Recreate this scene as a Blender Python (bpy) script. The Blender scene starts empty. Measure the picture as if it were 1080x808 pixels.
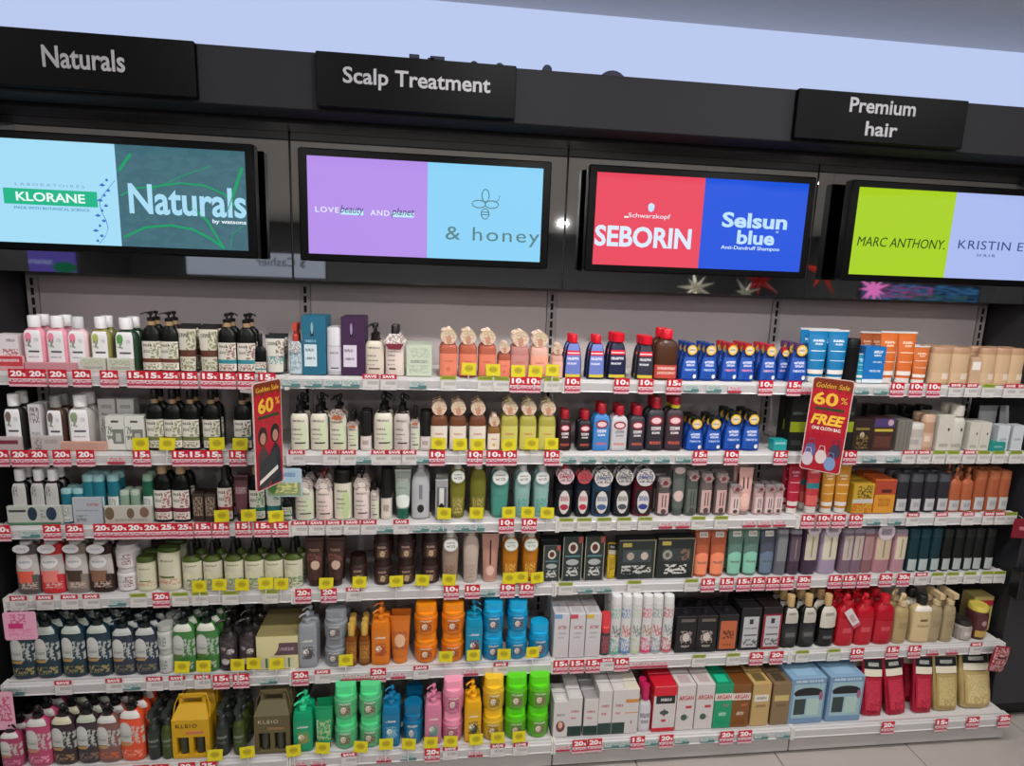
import bpy, math, random
from mathutils import Vector, Matrix
random.seed(7)
S = bpy.context.scene
COL = S.collection
# ------------------------------------------------------------------ camera
F, YAW, PITCH, ROLL = 639.47, 0.12249, -0.17851, 0.03595
CP = Vector((1.533, -2.5238, 1.9302))
fw = Vector((math.sin(YAW)*math.cos(PITCH), math.cos(YAW)*math.cos(PITCH), math.sin(PITCH)))
rt = Vector((math.cos(YAW), -math.sin(YAW), 0)); up = rt.cross(fw)
cR = math.cos(ROLL)*rt + math.sin(ROLL)*up; cU = -math.sin(ROLL)*rt + math.cos(ROLL)*up
cd = bpy.data.cameras.new('camera'); cam = bpy.data.objects.new('camera', cd); COL.objects.link(cam)
cd.sensor_fit = 'HORIZONTAL'; cd.sensor_width = 36; cd.lens = F/1080*36; cd.clip_start = .05
m = Matrix((cR, cU, -fw)).transposed().to_4x4(); m.translation = CP; cam.matrix_world = m
S.camera = cam
def at(x, y, Y):                       # pixel of the photograph -> point on the plane at depth Y
    d = (x-540)/F*cR - (y-404)/F*cU + fw
    return CP + d*((Y-CP.y)/d.y)
# ------------------------------------------------------------------ world, lights, exposure
W = bpy.data.worlds.new('world'); S.world = W; W.use_nodes = True
W.node_tree.nodes['Background'].inputs[0].default_value = (.75, .8, .9, 1)
W.node_tree.nodes['Background'].inputs[1].default_value = .25
S.view_settings.view_transform = 'Standard'; S.view_settings.look = 'None'
S.view_settings.exposure = 0; S.view_settings.gamma = 1; S.view_settings.use_curve_mapping = False
def lamp(x, y, power, size=.11, col=(1, .97, .95), z=2.975, tilt=0):      # a recessed ceiling downlight
    l = bpy.data.lights.new('ceiling_light', 'AREA'); l.shape = 'DISK'; l.size = size; l.energy = power; l.color = col
    o = bpy.data.objects.new('ceiling_light', l); COL.objects.link(o); o.location = (x, y, z); o.rotation_euler = (tilt, 0, 0)
    DOWN.append((x, y))
DOWN = []
for x_, p_ in ((-.35, 5), (.75, 8.5), (1.75, 16), (2.75, 17), (3.75, 11.5), (4.9, 3)): lamp(x_, -1.22, p_, tilt=.12)
for x_, p_ in ((-1.0, 4), (.6, 9), (2.2, 17), (3.8, 15), (5.2, 6)): lamp(x_, -2.75, p_, size=.16, tilt=.3)
for y_ in (-4.8, -7.4, -10.4):
    for x_ in (-2.2, .9, 4.0, 7.1): lamp(x_, y_, {-4.8: 18, -7.4: 34, -10.4: 60}[y_], size=.16)

# ------------------------------------------------------------------ colours and materials
def lin(h, a=1):
    if not isinstance(h, str): return tuple(h)+(1,)
    h = h.lstrip('#'); c = [int(h[i:i+2], 16)/255 for i in (0, 2, 4)]
    return tuple(v/12.92 if v <= .04045 else ((v+.055)/1.055)**2.4 for v in c)+(a,)
MC = {}
def mat(color, rough=.45, metal=0, trans=0, emit=0, coat=0, noise=0, alpha=1, spec=.5):
    k = (color, rough, metal, trans, emit, coat, noise, alpha, spec)
    if k in MC: return MC[k]
    m = bpy.data.materials.new('surface'); m.use_nodes = True; n = m.node_tree; b = n.nodes['Principled BSDF']
    c = lin(color); b.inputs['Base Color'].default_value = c
    b.inputs['Roughness'].default_value = rough; b.inputs['Metallic'].default_value = metal
    b.inputs['Transmission Weight'].default_value = trans; b.inputs['Coat Weight'].default_value = coat
    b.inputs['Alpha'].default_value = alpha; b.inputs['Specular IOR Level'].default_value = spec
    if emit:
        b.inputs['Emission Color'].default_value = c; b.inputs['Emission Strength'].default_value = emit
        b.inputs['Base Color'].default_value = (.01, .01, .01, 1); b.inputs['Roughness'].default_value = .2; b.inputs['Specular IOR Level'].default_value = .04
    if noise:
        t = n.nodes.new('ShaderNodeTexNoise'); t.inputs['Scale'].default_value = 7; t.inputs['Detail'].default_value = 5
        mr = n.nodes.new('ShaderNodeMapRange'); mr.inputs[3].default_value = 1-noise; mr.inputs[4].default_value = 1+noise
        mx = n.nodes.new('ShaderNodeVectorMath'); mx.operation = 'SCALE'; mx.inputs[0].default_value = c[:3]
        co = n.nodes.new('ShaderNodeTexCoord')
        n.links.new(co.outputs['Object'], t.inputs['Vector'])
        n.links.new(t.outputs[0], mr.inputs[0]); n.links.new(mr.outputs[0], mx.inputs['Scale']); n.links.new(mx.outputs[0], b.inputs['Base Color'])
    MC[k] = m; return m
def printed(base, els, rough=.4, emit=0, alpha=1, bright=1):
    """flat print: base colour plus rectangles (r), ellipses (e), lines of small type (t), blotchy pictures (n), in the piece's own box coordinates"""
    k = ('p', base, tuple(els), rough, emit, alpha)
    if k in MC: return MC[k]
    m = bpy.data.materials.new('print'); m.use_nodes = True; T = m.node_tree; N = T.nodes.new; L = T.links.new
    b = T.nodes['Principled BSDF']; b.inputs['Roughness'].default_value = rough; b.inputs['Alpha'].default_value = alpha
    co = N('ShaderNodeTexCoord'); sp = N('ShaderNodeSeparateXYZ'); L(co.outputs['Generated'], sp.inputs[0])
    X, Z = sp.outputs[0], sp.outputs[2]
    def op(o, a, bb, c=None):
        n = N('ShaderNodeMath'); n.operation = o
        for i, v in enumerate((a, bb, c)):
            if v is None: continue
            if isinstance(v, (int, float)): n.inputs[i].default_value = v
            else: L(v, n.inputs[i])
        return n.outputs[0]
    cur = None
    for e in els:
        kind = e[0]; c = e[5]
        if kind == 'e':
            a = op('MULTIPLY', op('SUBTRACT', X, e[1]), 1/e[3]); d = op('MULTIPLY', op('SUBTRACT', Z, e[2]), 1/e[4])
            mk = op('LESS_THAN', op('ADD', op('MULTIPLY', a, a), op('MULTIPLY', d, d)), 1.0)
        else:
            mk = op('MULTIPLY', op('COMPARE', X, (e[1]+e[2])/2, (e[2]-e[1])/2), op('COMPARE', Z, (e[3]+e[4])/2, (e[4]-e[3])/2))
            if kind in 'tn':
                nz = N('ShaderNodeTexNoise'); mp = N('ShaderNodeMapping'); L(co.outputs['Generated'], mp.inputs[0])
                if kind == 't':
                    mp.inputs['Scale'].default_value = (34, 0, 16); mp.inputs['Location'].default_value = (e[1]*9, 0, e[3]*31)
                else: mp.inputs['Scale'].default_value = (8, 0, 12); mp.inputs['Location'].default_value = (e[1]*5+len(els), 0, e[3]*13)
                nz.inputs['Scale'].default_value = 1; nz.inputs['Detail'].default_value = 1 if kind == 't' else 3
                L(mp.outputs[0], nz.inputs['Vector'])
                mk = op('MULTIPLY', mk, op('MULTIPLY', op('GREATER_THAN', nz.outputs[0], .46 if kind == 't' else .5), .8))
        mx = N('ShaderNodeMix'); mx.data_type = 'RGBA'; L(mk, mx.inputs[0])
        if cur is None: mx.inputs[6].default_value = lin(base)
        else: L(cur, mx.inputs[6])
        mx.inputs[7].default_value = lin(c); cur = mx.outputs[2]
    if cur is not None: L(cur, b.inputs['Base Color'])
    else: b.inputs['Base Color'].default_value = lin(base)
    if emit:
        b.inputs['Base Color'].default_value = (.02, .02, .02, 1)
        for l in list(b.inputs['Base Color'].links): T.links.remove(l)
        if cur is not None: L(cur, b.inputs['Emission Color'])
        else: b.inputs['Emission Color'].default_value = lin(base)
        b.inputs['Emission Strength'].default_value = emit; b.inputs['Roughness'].default_value = .2; b.inputs['Specular IOR Level'].default_value = .04
    MC[k] = m; return m
# ------------------------------------------------------------------ mesh helpers
class MB:
    def __init__(s): s.v = []; s.f = []
    def add(s, v, f):
        o = len(s.v); s.v += [tuple(p) for p in v]; s.f += [tuple(i+o for i in q) for q in f]; return s
    def box(s, x0, x1, y0, y1, z0, z1, M=None):
        v = [Vector((x, y, z)) for x in (x0, x1) for y in (y0, y1) for z in (z0, z1)]
        if M: v = [M @ p for p in v]
        return s.add(v, [(0, 1, 3, 2), (4, 6, 7, 5), (0, 4, 5, 1), (2, 3, 7, 6), (0, 2, 6, 4), (1, 5, 7, 3)])
    def bbox(s, x0, x1, y0, y1, z0, z1, b=.002):      # box with chamfered upright and top edges
        r = []
        for z, k in ((z0, b), (z0+b, 0), (z1-b, 0), (z1, b)):
            a0, a1, c0, c1 = x0+k, x1-k, y0+k, y1-k
            r.append([(a0+b, c0, z), (a1-b, c0, z), (a1, c0+b, z), (a1, c1-b, z), (a1-b, c1, z), (a0+b, c1, z), (a0, c1-b, z), (a0, c0+b, z)])
        return s.loft(r)
    def loft(s, rings, cap0=True, cap1=True, closed=True):
        n = len(rings[0]); v = [p for r in rings for p in r]; f = []
        for i in range(len(rings)-1):
            for j in range(n if closed else n-1):
                k = (j+1) % n; f.append((i*n+j, i*n+k, (i+1)*n+k, (i+1)*n+j))
        if cap0: f.append(tuple(range(n))[::-1])
        if cap1: f.append(tuple(range((len(rings)-1)*n, len(rings)*n)))
        return s.add(v, f)
    def lathe(s, prof, n=16, cx=0, cy=0, sy=1, e=1):
        return s.loft([sec(2*r, 2*r*sy, z, n, e, cx, cy) for r, z in prof])
    def tube(s, pts, r, n=6):
        rings = []; pts = [Vector(p) for p in pts]
        for i, p in enumerate(pts):
            d = (pts[min(i+1, len(pts)-1)]-pts[max(i-1, 0)]).normalized()
            a = d.cross(Vector((.13, .2, .97)) if abs(d.z) < .9 else Vector((1, 0, 0))).normalized(); b = d.cross(a)
            rings.append([p+a*r*math.cos(t*2*math.pi/n)+b*r*math.sin(t*2*math.pi/n) for t in range(n)])
        return s.loft(rings)
    def build(s, name, material, parent=None, smooth=False, kind=None, loc=None):
        me = bpy.data.meshes.new(name); me.from_pydata(s.v, [], s.f); me.materials.append(material)
        if smooth:
            me.polygons.foreach_set('use_smooth', [True]*len(me.polygons))
            try: me.set_sharp_from_angle(angle=.7)
            except Exception: pass
        o = bpy.data.objects.new(name, me); COL.objects.link(o)
        if parent: o.parent = parent
        if kind: o['kind'] = kind
        if loc: o.location = loc
        return o
def sec(w, d, z, n=16, e=1, cx=0, cy=0):          # superellipse cross-section, e=1 round, smaller = boxier
    r = []
    for i in range(n):
        t = 2*math.pi*(i+.5)/n-math.pi/2; c, q = math.cos(t), math.sin(t)
        r.append((cx+w/2*math.copysign(abs(c)**e, c), cy+d/2*math.copysign(abs(q)**e, q), z))
    return r
def tag(o, label=None, cat=None, group=None, kind=None):
    if label: o['label'] = label
    if cat: o['category'] = cat
    if group: o['group'] = group
    if kind: o['kind'] = kind
    return o
def empty(name, loc=(0, 0, 0), rz=0):
    o = bpy.data.objects.new(name, None); COL.objects.link(o); o.location = loc; o.rotation_euler = (0, 0, rz); o.empty_display_size = .02
    return o
def copy_tree(o, parent=None):
    c = o.copy(); COL.objects.link(c); c.parent = parent
    for ch in kids.get(o.name, ()):
        copy_tree(ch, c)
    return c
kids = {}
def index_kids(root_list):
    kids.clear()
    for o in COL.objects:
        if o.parent: kids.setdefault(o.parent.name, []).append(o)
TX = {}
def text_mesh(s, bold=.0, shear=0, spacing=1, ext=.02):
    k = (s, bold, shear, spacing, ext)
    if k in TX: return TX[k]
    c = bpy.data.curves.new('lettering', 'FONT'); c.body = s; c.size = 1; c.offset = bold; c.shear = shear; c.space_character = spacing
    c.align_x = 'CENTER'; c.extrude = ext; c.resolution_u = 3
    c.align_y = 'CENTER'
    o = bpy.data.objects.new('lettering', c); COL.objects.link(o)
    me = bpy.data.meshes.new_from_object(o.evaluated_get(bpy.context.evaluated_depsgraph_get()))
    bpy.data.objects.remove(o); xs = [v.co.x for v in me.vertices]; ys = [v.co.y for v in me.vertices]
    TX[k] = (me, min(xs), max(xs), min(ys), max(ys)); return TX[k]
def lettering(s, x, z, w, h, y, m, parent, bold=.0, shear=0, spacing=1, name='lettering', rot=(math.pi/2, 0, 0)):
    """words fitted into a w x h box centred at x,z on the plane y of the parent"""
    me, x0, x1, y0, y1 = text_mesh(s, bold, shear, spacing)
    key = ('txt', s, bold, shear, spacing, m.name)
    if key not in MC:
        q = me.copy(); q.materials.clear(); q.materials.append(m); MC[key] = q
    o = bpy.data.objects.new(name, MC[key]); COL.objects.link(o); o.parent = parent
    sx = w/(x1-x0); sy = h/(y1-y0) if h else sx
    o.scale = (sx, sy, .02); o.rotation_euler = rot
    o.location = (x-(x0+x1)/2*sx, y, z-(y0+y1)/2*sy)
    return o
# ------------------------------------------------------------------ structure
TOP = 2.58
WHITE = mat('#c9c6c4', .35); 
def struct(name, mb, m, parent=None): o = mb.build(name, m, parent); o['kind'] = 'structure'; return o
floor = struct('floor', MB().box(-6, 10, -14, .3, -.06, -.012), mat('#8d8680', .5))
TM = mat('#aca5a0', .3, noise=.05); tl = None
for i in range(-4, 12):
    for j in range(6):
        x0 = -.05+i*.6; y0 = -.32-j*.6
        if tl is None:
            tl = MB().bbox(0, .596, -.596, 0, -.012, 0, .0015).build('tile', TM, floor); o = tl
        else: o = tl.copy(); COL.objects.link(o)
        o.location = (x0, y0, 0)
struct('ceiling', MB().box(-6, 10, -14, .3, 3.0, 3.06), mat('#e6e4e2', .6))
wb = struct('wall_back', MB().box(-6, 10, .2, .3, 0, 3.0), mat('#17171a', .5))
MIR = mat('#c4c7c8', .03, metal=1); MTILT = 0; MY0 = -.196
struct('trim_3', MB().box(-.9, 5.3, -.19, .2, 1.8765, 2.46), mat('#141416', .5))
for i in range(-1, 6):
    MB().bbox(i+.003, i+.997, -.196, -.19, 1.878, 2.405, .0008).build('mirror_panel', MIR, bpy.data.objects['trim_3'])
struct('wall_front', MB().box(-6, 10, -14.1, -14, 0, 3.0), mat('#5a5a5c', .6))
struct('wall_left', MB().box(-6.1, -6, -14, .3, 0, 3.0), mat('#4a4a4c', .6))
struct('wall_right', MB().box(10, 10.1, -14, .3, 0, 3.0), mat('#4a4a4c', .6))
# dark columns that close the two ends
BL = mat('#1d1d20', .42)
o = struct('wall_left_column', MB().bbox(-.9, -.028, -.43, .2, .09, 2.41, .004), BL); MB().box(-.86, -.06, -.38, .2, 0, .09).build('plinth', mat('#0d0d0f', .6), o)
o = struct('wall_right_column', MB().bbox(4.028, 5.3, -.36, .2, .09, 2.41, .004), mat('#26272b', .42)); MB().box(4.06, 5.3, -.31, .2, 0, .09).build('plinth', mat('#0d0d0f', .6), o)
# header beam over the bay, light band and its lettering
beam = struct('trim_1', MB().bbox(-6, 10, -.45, -.05, 2.408, 2.578, .004), mat('#1f1f23', .75, spec=.15))
MB().box(-6, 10, -.33, -.2, 2.392, 2.409).build('soffit_rail', mat('#0f0f11', .4), beam)
MB().box(-6, 10, -.02, .19, 2.44, 2.50).build('back_rail', mat('#121214', .5), beam)
lb = struct('trim_2', MB().box(-6, 10, .17, .2, 2.5, 2.999), mat('#bccbf1', emit=.98))
LG = mat('#4a4c5c', .6, spec=.1)
def bandpt(x, y): p = at(x, y, .15); return p.x, p.z
hl = []
x, z = bandpt(437, 58); hl.append(MB().box(x-.02, x+.02, .14, .165, z-.25, z))
x, z = bandpt(459, 60); hl.append(MB().box(x-.03, x-.005, .14, .165, z-.25, z-.008).box(x-.02, x+.038, .14, .165, z-.026, z))
for px, py, r in ((500, 65, .017), (527, 67, .017), (577, 69, .02), (646, 75, .068)):
    x, z = bandpt(px, py); z -= r
    ring = [[(x+r*math.cos(t*math.pi/12), yy, z+r*math.sin(t*math.pi/12)) for t in range(24)] for yy in (.165, .14)]
    hl.append(MB().loft(ring))
for q in hl: q.build('letter', LG, lb)
# header signs
def hsign(X0, X1, lines, desc):
    t = empty('header_sign', ((X0+X1)/2, -.452, 2.418)); tag(t, desc, 'sign')
    w = (X1-X0)/2
    MB().bbox(-w, w, -.022, 0, 0, .158, .002).build('panel', mat('#030304', .5, spec=.08), t)
    for s, cx, cz, ww, hh in lines: lettering(s, cx, cz, ww, hh, -.0225, mat('#8f8f93', .6), t, bold=.018)
hsign(-.03, .797, [('Naturals', .105, .086, .225, .06)], 'black header sign reading Naturals in grey letters, above the leftmost screen')
hsign(1.147, 1.764, [('Scalp Treatment', 0, .088, .455, .062)], 'black header sign reading Scalp Treatment, above the lilac and blue screen')
hsign(2.72, 3.35, [('Premium', -.005, .118, .245, .048), ('hair', 0, .045, .12, .047)], 'black header sign reading Premium hair, above the lime green screen')
# ------------------------------------------------------------------ screens
def screen(cx, halves, desc):
    t = empty('video_screen', (cx, -.28, 1.950)); tag(t, desc, 'screen')
    h = .379; w = .44
    MB().bbox(-w, w, 0, .045, 0, h, .004).build('casing', mat('#050506', .3, spec=.15), t)
    MB().box(-.2, .2, .045, .0835, .1, .28).build('mounting_box', mat('#101012', .5), t)
    for a, c, els, e in halves:
        x0, x1 = (-.41, 0) if a == 'L' else (0, .41)
        MB().box(x0, x1, -.001, .001, .025, .353).build('display', printed(c, els, emit=e), t)
    return t
def em(c, e=1.0): return mat(c, emit=e)
ZL = .174
t = screen(.462, [('L', '#a4dcf6', (), 1.0), ('R', '#3f6b78', (('n', 0, 1, 0, 1, '#3a6472'),), 1.0)], 'wall screen split between pale blue flower advert and dark green leaf advert')
MB().box(-.35, -.065, -.004, -.002, .148, .198).build('logo_block', em('#23b489'), t)
lettering('KLORANE', -.207, .173, .21, .029, -.005, em('#e9fff8'), t, bold=.02)
lettering('LABORATOIRES', -.207, .212, .21, .009, -.003, em('#7fa6c9'), t, spacing=1.5)
lettering('MADE WITH BOTANICAL SCIENCE', -.207, .137, .23, .009, -.003, em('#4f86b5'), t)
lettering('Naturals', .222, .182, .375, .098, -.005, em('#a9dcf4'), t, bold=.022)
lettering('by watsons', .352, .118, .11, .017, -.003, em('#e8f6ff'), t, bold=.02)
def strokes(t, curves, m, name):
    for pts, r in curves: MB().tube([(x, -.002, z) for x, z in pts], r, 4).build(name, m, t)
strokes(t, [([(-.07+.02*math.sin(k*.9)+k*.006, .03+k*.026) for k in range(9)], .0012), ([(-.42, .06), (-.405, .08), (-.40, .12)], .0012)], em('#4c86c8'), 'flower_stem')
for k in range(13):
    x = -.075+.012*math.sin(k*2.1)+k*.0035; z = .035+k*.0165
    MB().lathe([(0.001, 0), (.006+.003*(k % 3), .004), (.001, .01)], 5, x, 0, .3).build('flower', em('#3a6fc4'), t, loc=(0, -.001, z))
GR = em('#2bd080', .8)
strokes(t, [([(.01, .27), (.03, .30), (.05, .325)], .006), ([(.01, .19), (.05, .215), (.12, .225), (.2, .24), (.28, .235), (.34, .21), (.385, .16)], .003), ([(.40, .3), (.375, .23), (.35, .16)], .005), ([(.01, .055), (.08, .09), (.16, .1), (.23, .09), (.29, .06), (.33, .03)], .004), ([(.23, .165), (.28, .12), (.33, .028)], .004), ([(.1, .21), (.2, .26), (.3, .3)], .0015), ([(.35, .03), (.36, .08), (.4, .11)], .0015)], em('#27b878', .7), 'leaf_line')
t = screen(1.485, [('L', '#b48fe9', (), 1.0), ('R', '#8ad2f7', (), 1.0)], 'wall screen split lilac and light blue with a bee drawing')
lettering('LOVE', -.345, .176, .08, .019, -.003, em('#e2ecff'), t, spacing=1.2, bold=.015)
lettering('AND', -.165, .173, .066, .019, -.003, em('#e2ecff'), t, spacing=1.2, bold=.015)
for x, s in ((-.26, 'beauty'), (-.085, 'planet')):
    MB().box(x-.038, x+.038, -.003, -.002, .162, .178).build('highlight', em('#bfeaff'), t)
    lettering(s, x, .177, .08, .034, -.004, em('#3c4a66'), t, shear=.3)
lettering('& honey', .235, .108, .34, .062, -.003, em('#5c8287'), t, spacing=1.15)
BE = em('#5c8287')
def loop(cx, cz, rx, rz, n=14, rot=0):
    return [(cx+rx*math.cos(a)*math.cos(rot)-rz*math.sin(a)*math.sin(rot), cz+rx*math.cos(a)*math.sin(rot)+rz*math.sin(a)*math.cos(rot)) for a in [i*2*math.pi/n for i in range(n+1)]]
strokes(t, [(loop(.205, .25, .013, .022), .002), (loop(.182, .22, .024, .013), .002), (loop(.228, .22, .024, .013), .002), (loop(.205, .187, .014, .018), .002), ([(.192, .193), (.218, .193)], .0018), ([(.192, .184), (.218, .184)], .0018), ([(.236, .228), (.252, .236), (.256, .252)], .0015)], BE, 'logo_line')
t = screen(2.503, [('L', '#e8425a', (), 1.0), ('R', '#0a50dc', (), 1.0)], 'wall screen split red and royal blue with bold lettering')
lettering('Schwarzkopf', -.205, .205, .16, .021, -.003, em('#eaf4ff'), t)
MB().lathe([(.001, 0), (.010, .005), (.013, .016), (.012, .026), (.001, .032)], 8, 0, 0, .15).build('logo_head', em('#c6e4ff'), t, loc=(-.2, -.002, .222))
MB().box(-.3, -.285, -.003, -.002, .197, .203).build('logo_line', em('#eaf4ff'), t)
lettering('SEBORIN', -.222, .13, .37, .076, -.003, em('#dcecff'), t, bold=.03)
lettering('Selsun', .208, .208, .26, .056, -.003, em('#bfe2ff'), t, bold=.03)
lettering('blue', .218, .146, .15, .052, -.003, em('#bfe2ff'), t, bold=.03)
lettering('Anti-Dandruff Shampoo', .2, .105, .235, .018, -.003, em('#cfeaff'), t, bold=.01)
lettering('TM', .3, .17, .012, .007, -.003, em('#cfeaff'), t)
t = screen(3.53, [('L', '#a6cf10', (), 1.0), ('R', '#a9b9ee', (), 1.0)], 'wall screen split lime green and pale lavender with thin lettering')
lettering('MARC ANTHONY.', -.205, .152, .375, .036, -.003, em('#2c4a10'), t, shear=.15)
lettering('KRISTIN ESS', .215, .157, .35, .034, -.003, em('#3b4c88'), t, spacing=1.1)
lettering('HAIR', .17, .118, .08, .011, -.003, em('#3b4c88'), t, spacing=1.5)
# ------------------------------------------------------------------ gondola frame
ZB = {1: 1.5026, 2: 1.2212, 3: .9496, 4: .6790, 5: .3776, 6: .0850}       # bottom of each lip
DD = {1: .3358, 2: .3358, 3: .3358, 4: .3358, 5: .3948, 6: .4749}
LH = .046
ZS = {k: v+LH for k, v in ZB.items()}
fr = empty('shelving_frame', (0, 0, 0)); tag(fr, 'grey metal shelving frame with slotted uprights carrying all six shelf rows', 'shelving')
PM = mat('#bdb4b4', .36, noise=.03)
for i in range(4):
    MB().box(i+.022, i+.978, .0, .02, .09, 1.862).build('back_panel', PM, fr)
for i in range(5):
    u = MB().box(i-.02, i+.02, -.006, .03, 0, 1.862).build('upright', mat('#aaa3a2', .35), fr)
    q = MB()
    for k in range(48):
        z = 1.85-k*.037
        for dx in ((0,),)[0]: q.box(i-.0055, i+.0055, -.0068, -.005, z-.027, z)
    q.build('slots', mat('#050505', .8), u, kind='stuff')
MB().box(-.02, 4.02, -.008, .022, 1.862, 1.874).build('top_rail', mat('#7f7a78', .35), fr)
BAY = ['left bay', 'second bay', 'third bay', 'right bay']; SH = {1: 'top', 2: 'second', 3: 'third', 4: 'fourth', 5: 'fifth', 6: 'bottom'}
for b in range(4):
    t = empty('base_plinth', (b, 0, 0)); tag(t, f'pale metal base plinth resting on the floor under the {BAY[b]}', 'plinth')
    MB().bbox(.002, .998, -.466, -.01, .014, .078, .003).build('panel', mat('#aaa6a4', .4), t); MB().box(.002, .998, -.45, -.01, 0, .014).build('shadow_gap_strip', mat('#2c2a2a', .5), t)  # recessed kick coloured dark for the shadow gap under the panel
for r in range(1, 7):
    for b in range(4):
        t = empty('shelf', (b, 0, ZB[r])); tag(t, f'white metal shelf with price rail, {SH[r]} shelf of the {BAY[b]}', 'shelf', 'metal shelves of the gondola')
        D = DD[r]
        MB().box(.004, .996, -D+.02, -.0095, LH-.022, LH-.003).build('shelf_board', mat('#d2cfce', .35), t)
        # price rail: a shallow C profile along the front
        prof = [(-D+.024, LH-.004), (-D+.008, LH), (-D+.002, LH-.002), (-D, LH-.008), (-D-.004, LH-.012), (-D-.001, .004), (-D-.004, 0), (-D+.003, -.001), (-D+.006, .006), (-D+.02, LH-.02)]
        MB().loft([[(xx, y, z) for y, z in prof] for xx in (.004, .996)]).build('price_rail', mat('#c4c2c2', .3), t)
        for s in (0, 1): MB().box(.0008 if s == 0 else .992, .008 if s == 0 else .9992, -D-.006, -D+.03, -.006, LH+.001).build('end_cap', mat('#d8d5d0', .4), t)
        for s in (.012, .972) if r < 6 else (): MB().box(s, s+.016, -.12, -.0095, -.02, LH-.02).build('bracket', mat('#9a9796', .4), t)
# ------------------------------------------------------------------ product builders (front faces -Y, base at z=0, sizes in metres)
def prof_at(prof, z):
    for (z0, s0), (z1, s1) in zip(prof, prof[1:]):
        if z <= z1: return s0+(s1-s0)*(z-z0)/max(z1-z0, 1e-6)
    return prof[-1][1]
def wrap(w, d, e, prof, h, z0, z1, m, root, a=.42, name='label', off=.0012):
    """label wrapped round the front of a body"""
    rows = []
    zs = sorted(set([z0+(z1-z0)*i/3 for i in range(4)]+[q[0]*h for q in prof if z0 < q[0]*h < z1]))
    for z in zs:
        s = prof_at(prof, z/h); r = []
        for i in range(9):
            t = -math.pi/2+(i/8-.5)*2*math.pi*a; c, q = math.cos(t), math.sin(t)
            r.append(((w*s/2+off)*math.copysign(abs(c)**e, c), (d*s/2+off)*math.copysign(abs(q)**e, q), z))
        rows.append(r)
    MB().loft(rows, False, False, closed=False).build(name, m, root, True)
def disc(cx, cz, rx, rz, y, t=.001, n=18, wav=0):
    return MB().loft([[(cx+(1+wav*math.cos(6*k*2*math.pi/n))*rx*math.cos(k*2*math.pi/n), yy, cz+(1+wav*math.cos(6*k*2*math.pi/n))*rz*math.sin(k*2*math.pi/n)) for k in range(n)] for yy in (y+t, y)])
def pump_head(root, z, r, h, m, side=-1, ln=1.0):
    """collar, stem, and head with its spout"""
    M_ = MB().lathe([(r, z), (r, z+h*.34), (r*.8, z+h*.38), (r*.28, z+h*.4), (r*.28, z+h*.66), (r*.62, z+h*.68), (r*.62, z+h*.92), (r*.4, z+h)], 12)
    a = math.radians(-35 if side < 0 else 215)
    if side == 0: a = math.radians(90)
    L = r*2.1*ln; dx, dy = -math.cos(a), -abs(math.sin(a))
    M_.tube([(0, 0, z+h*.84), (dx*L*.6, dy*L*.6, z+h*.88), (dx*L, dy*L, z+h*.80), (dx*L*1.08, dy*L*1.08, z+h*.70)], r*.24, 6)
    M_.build('pump_head', m, root, True)
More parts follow.
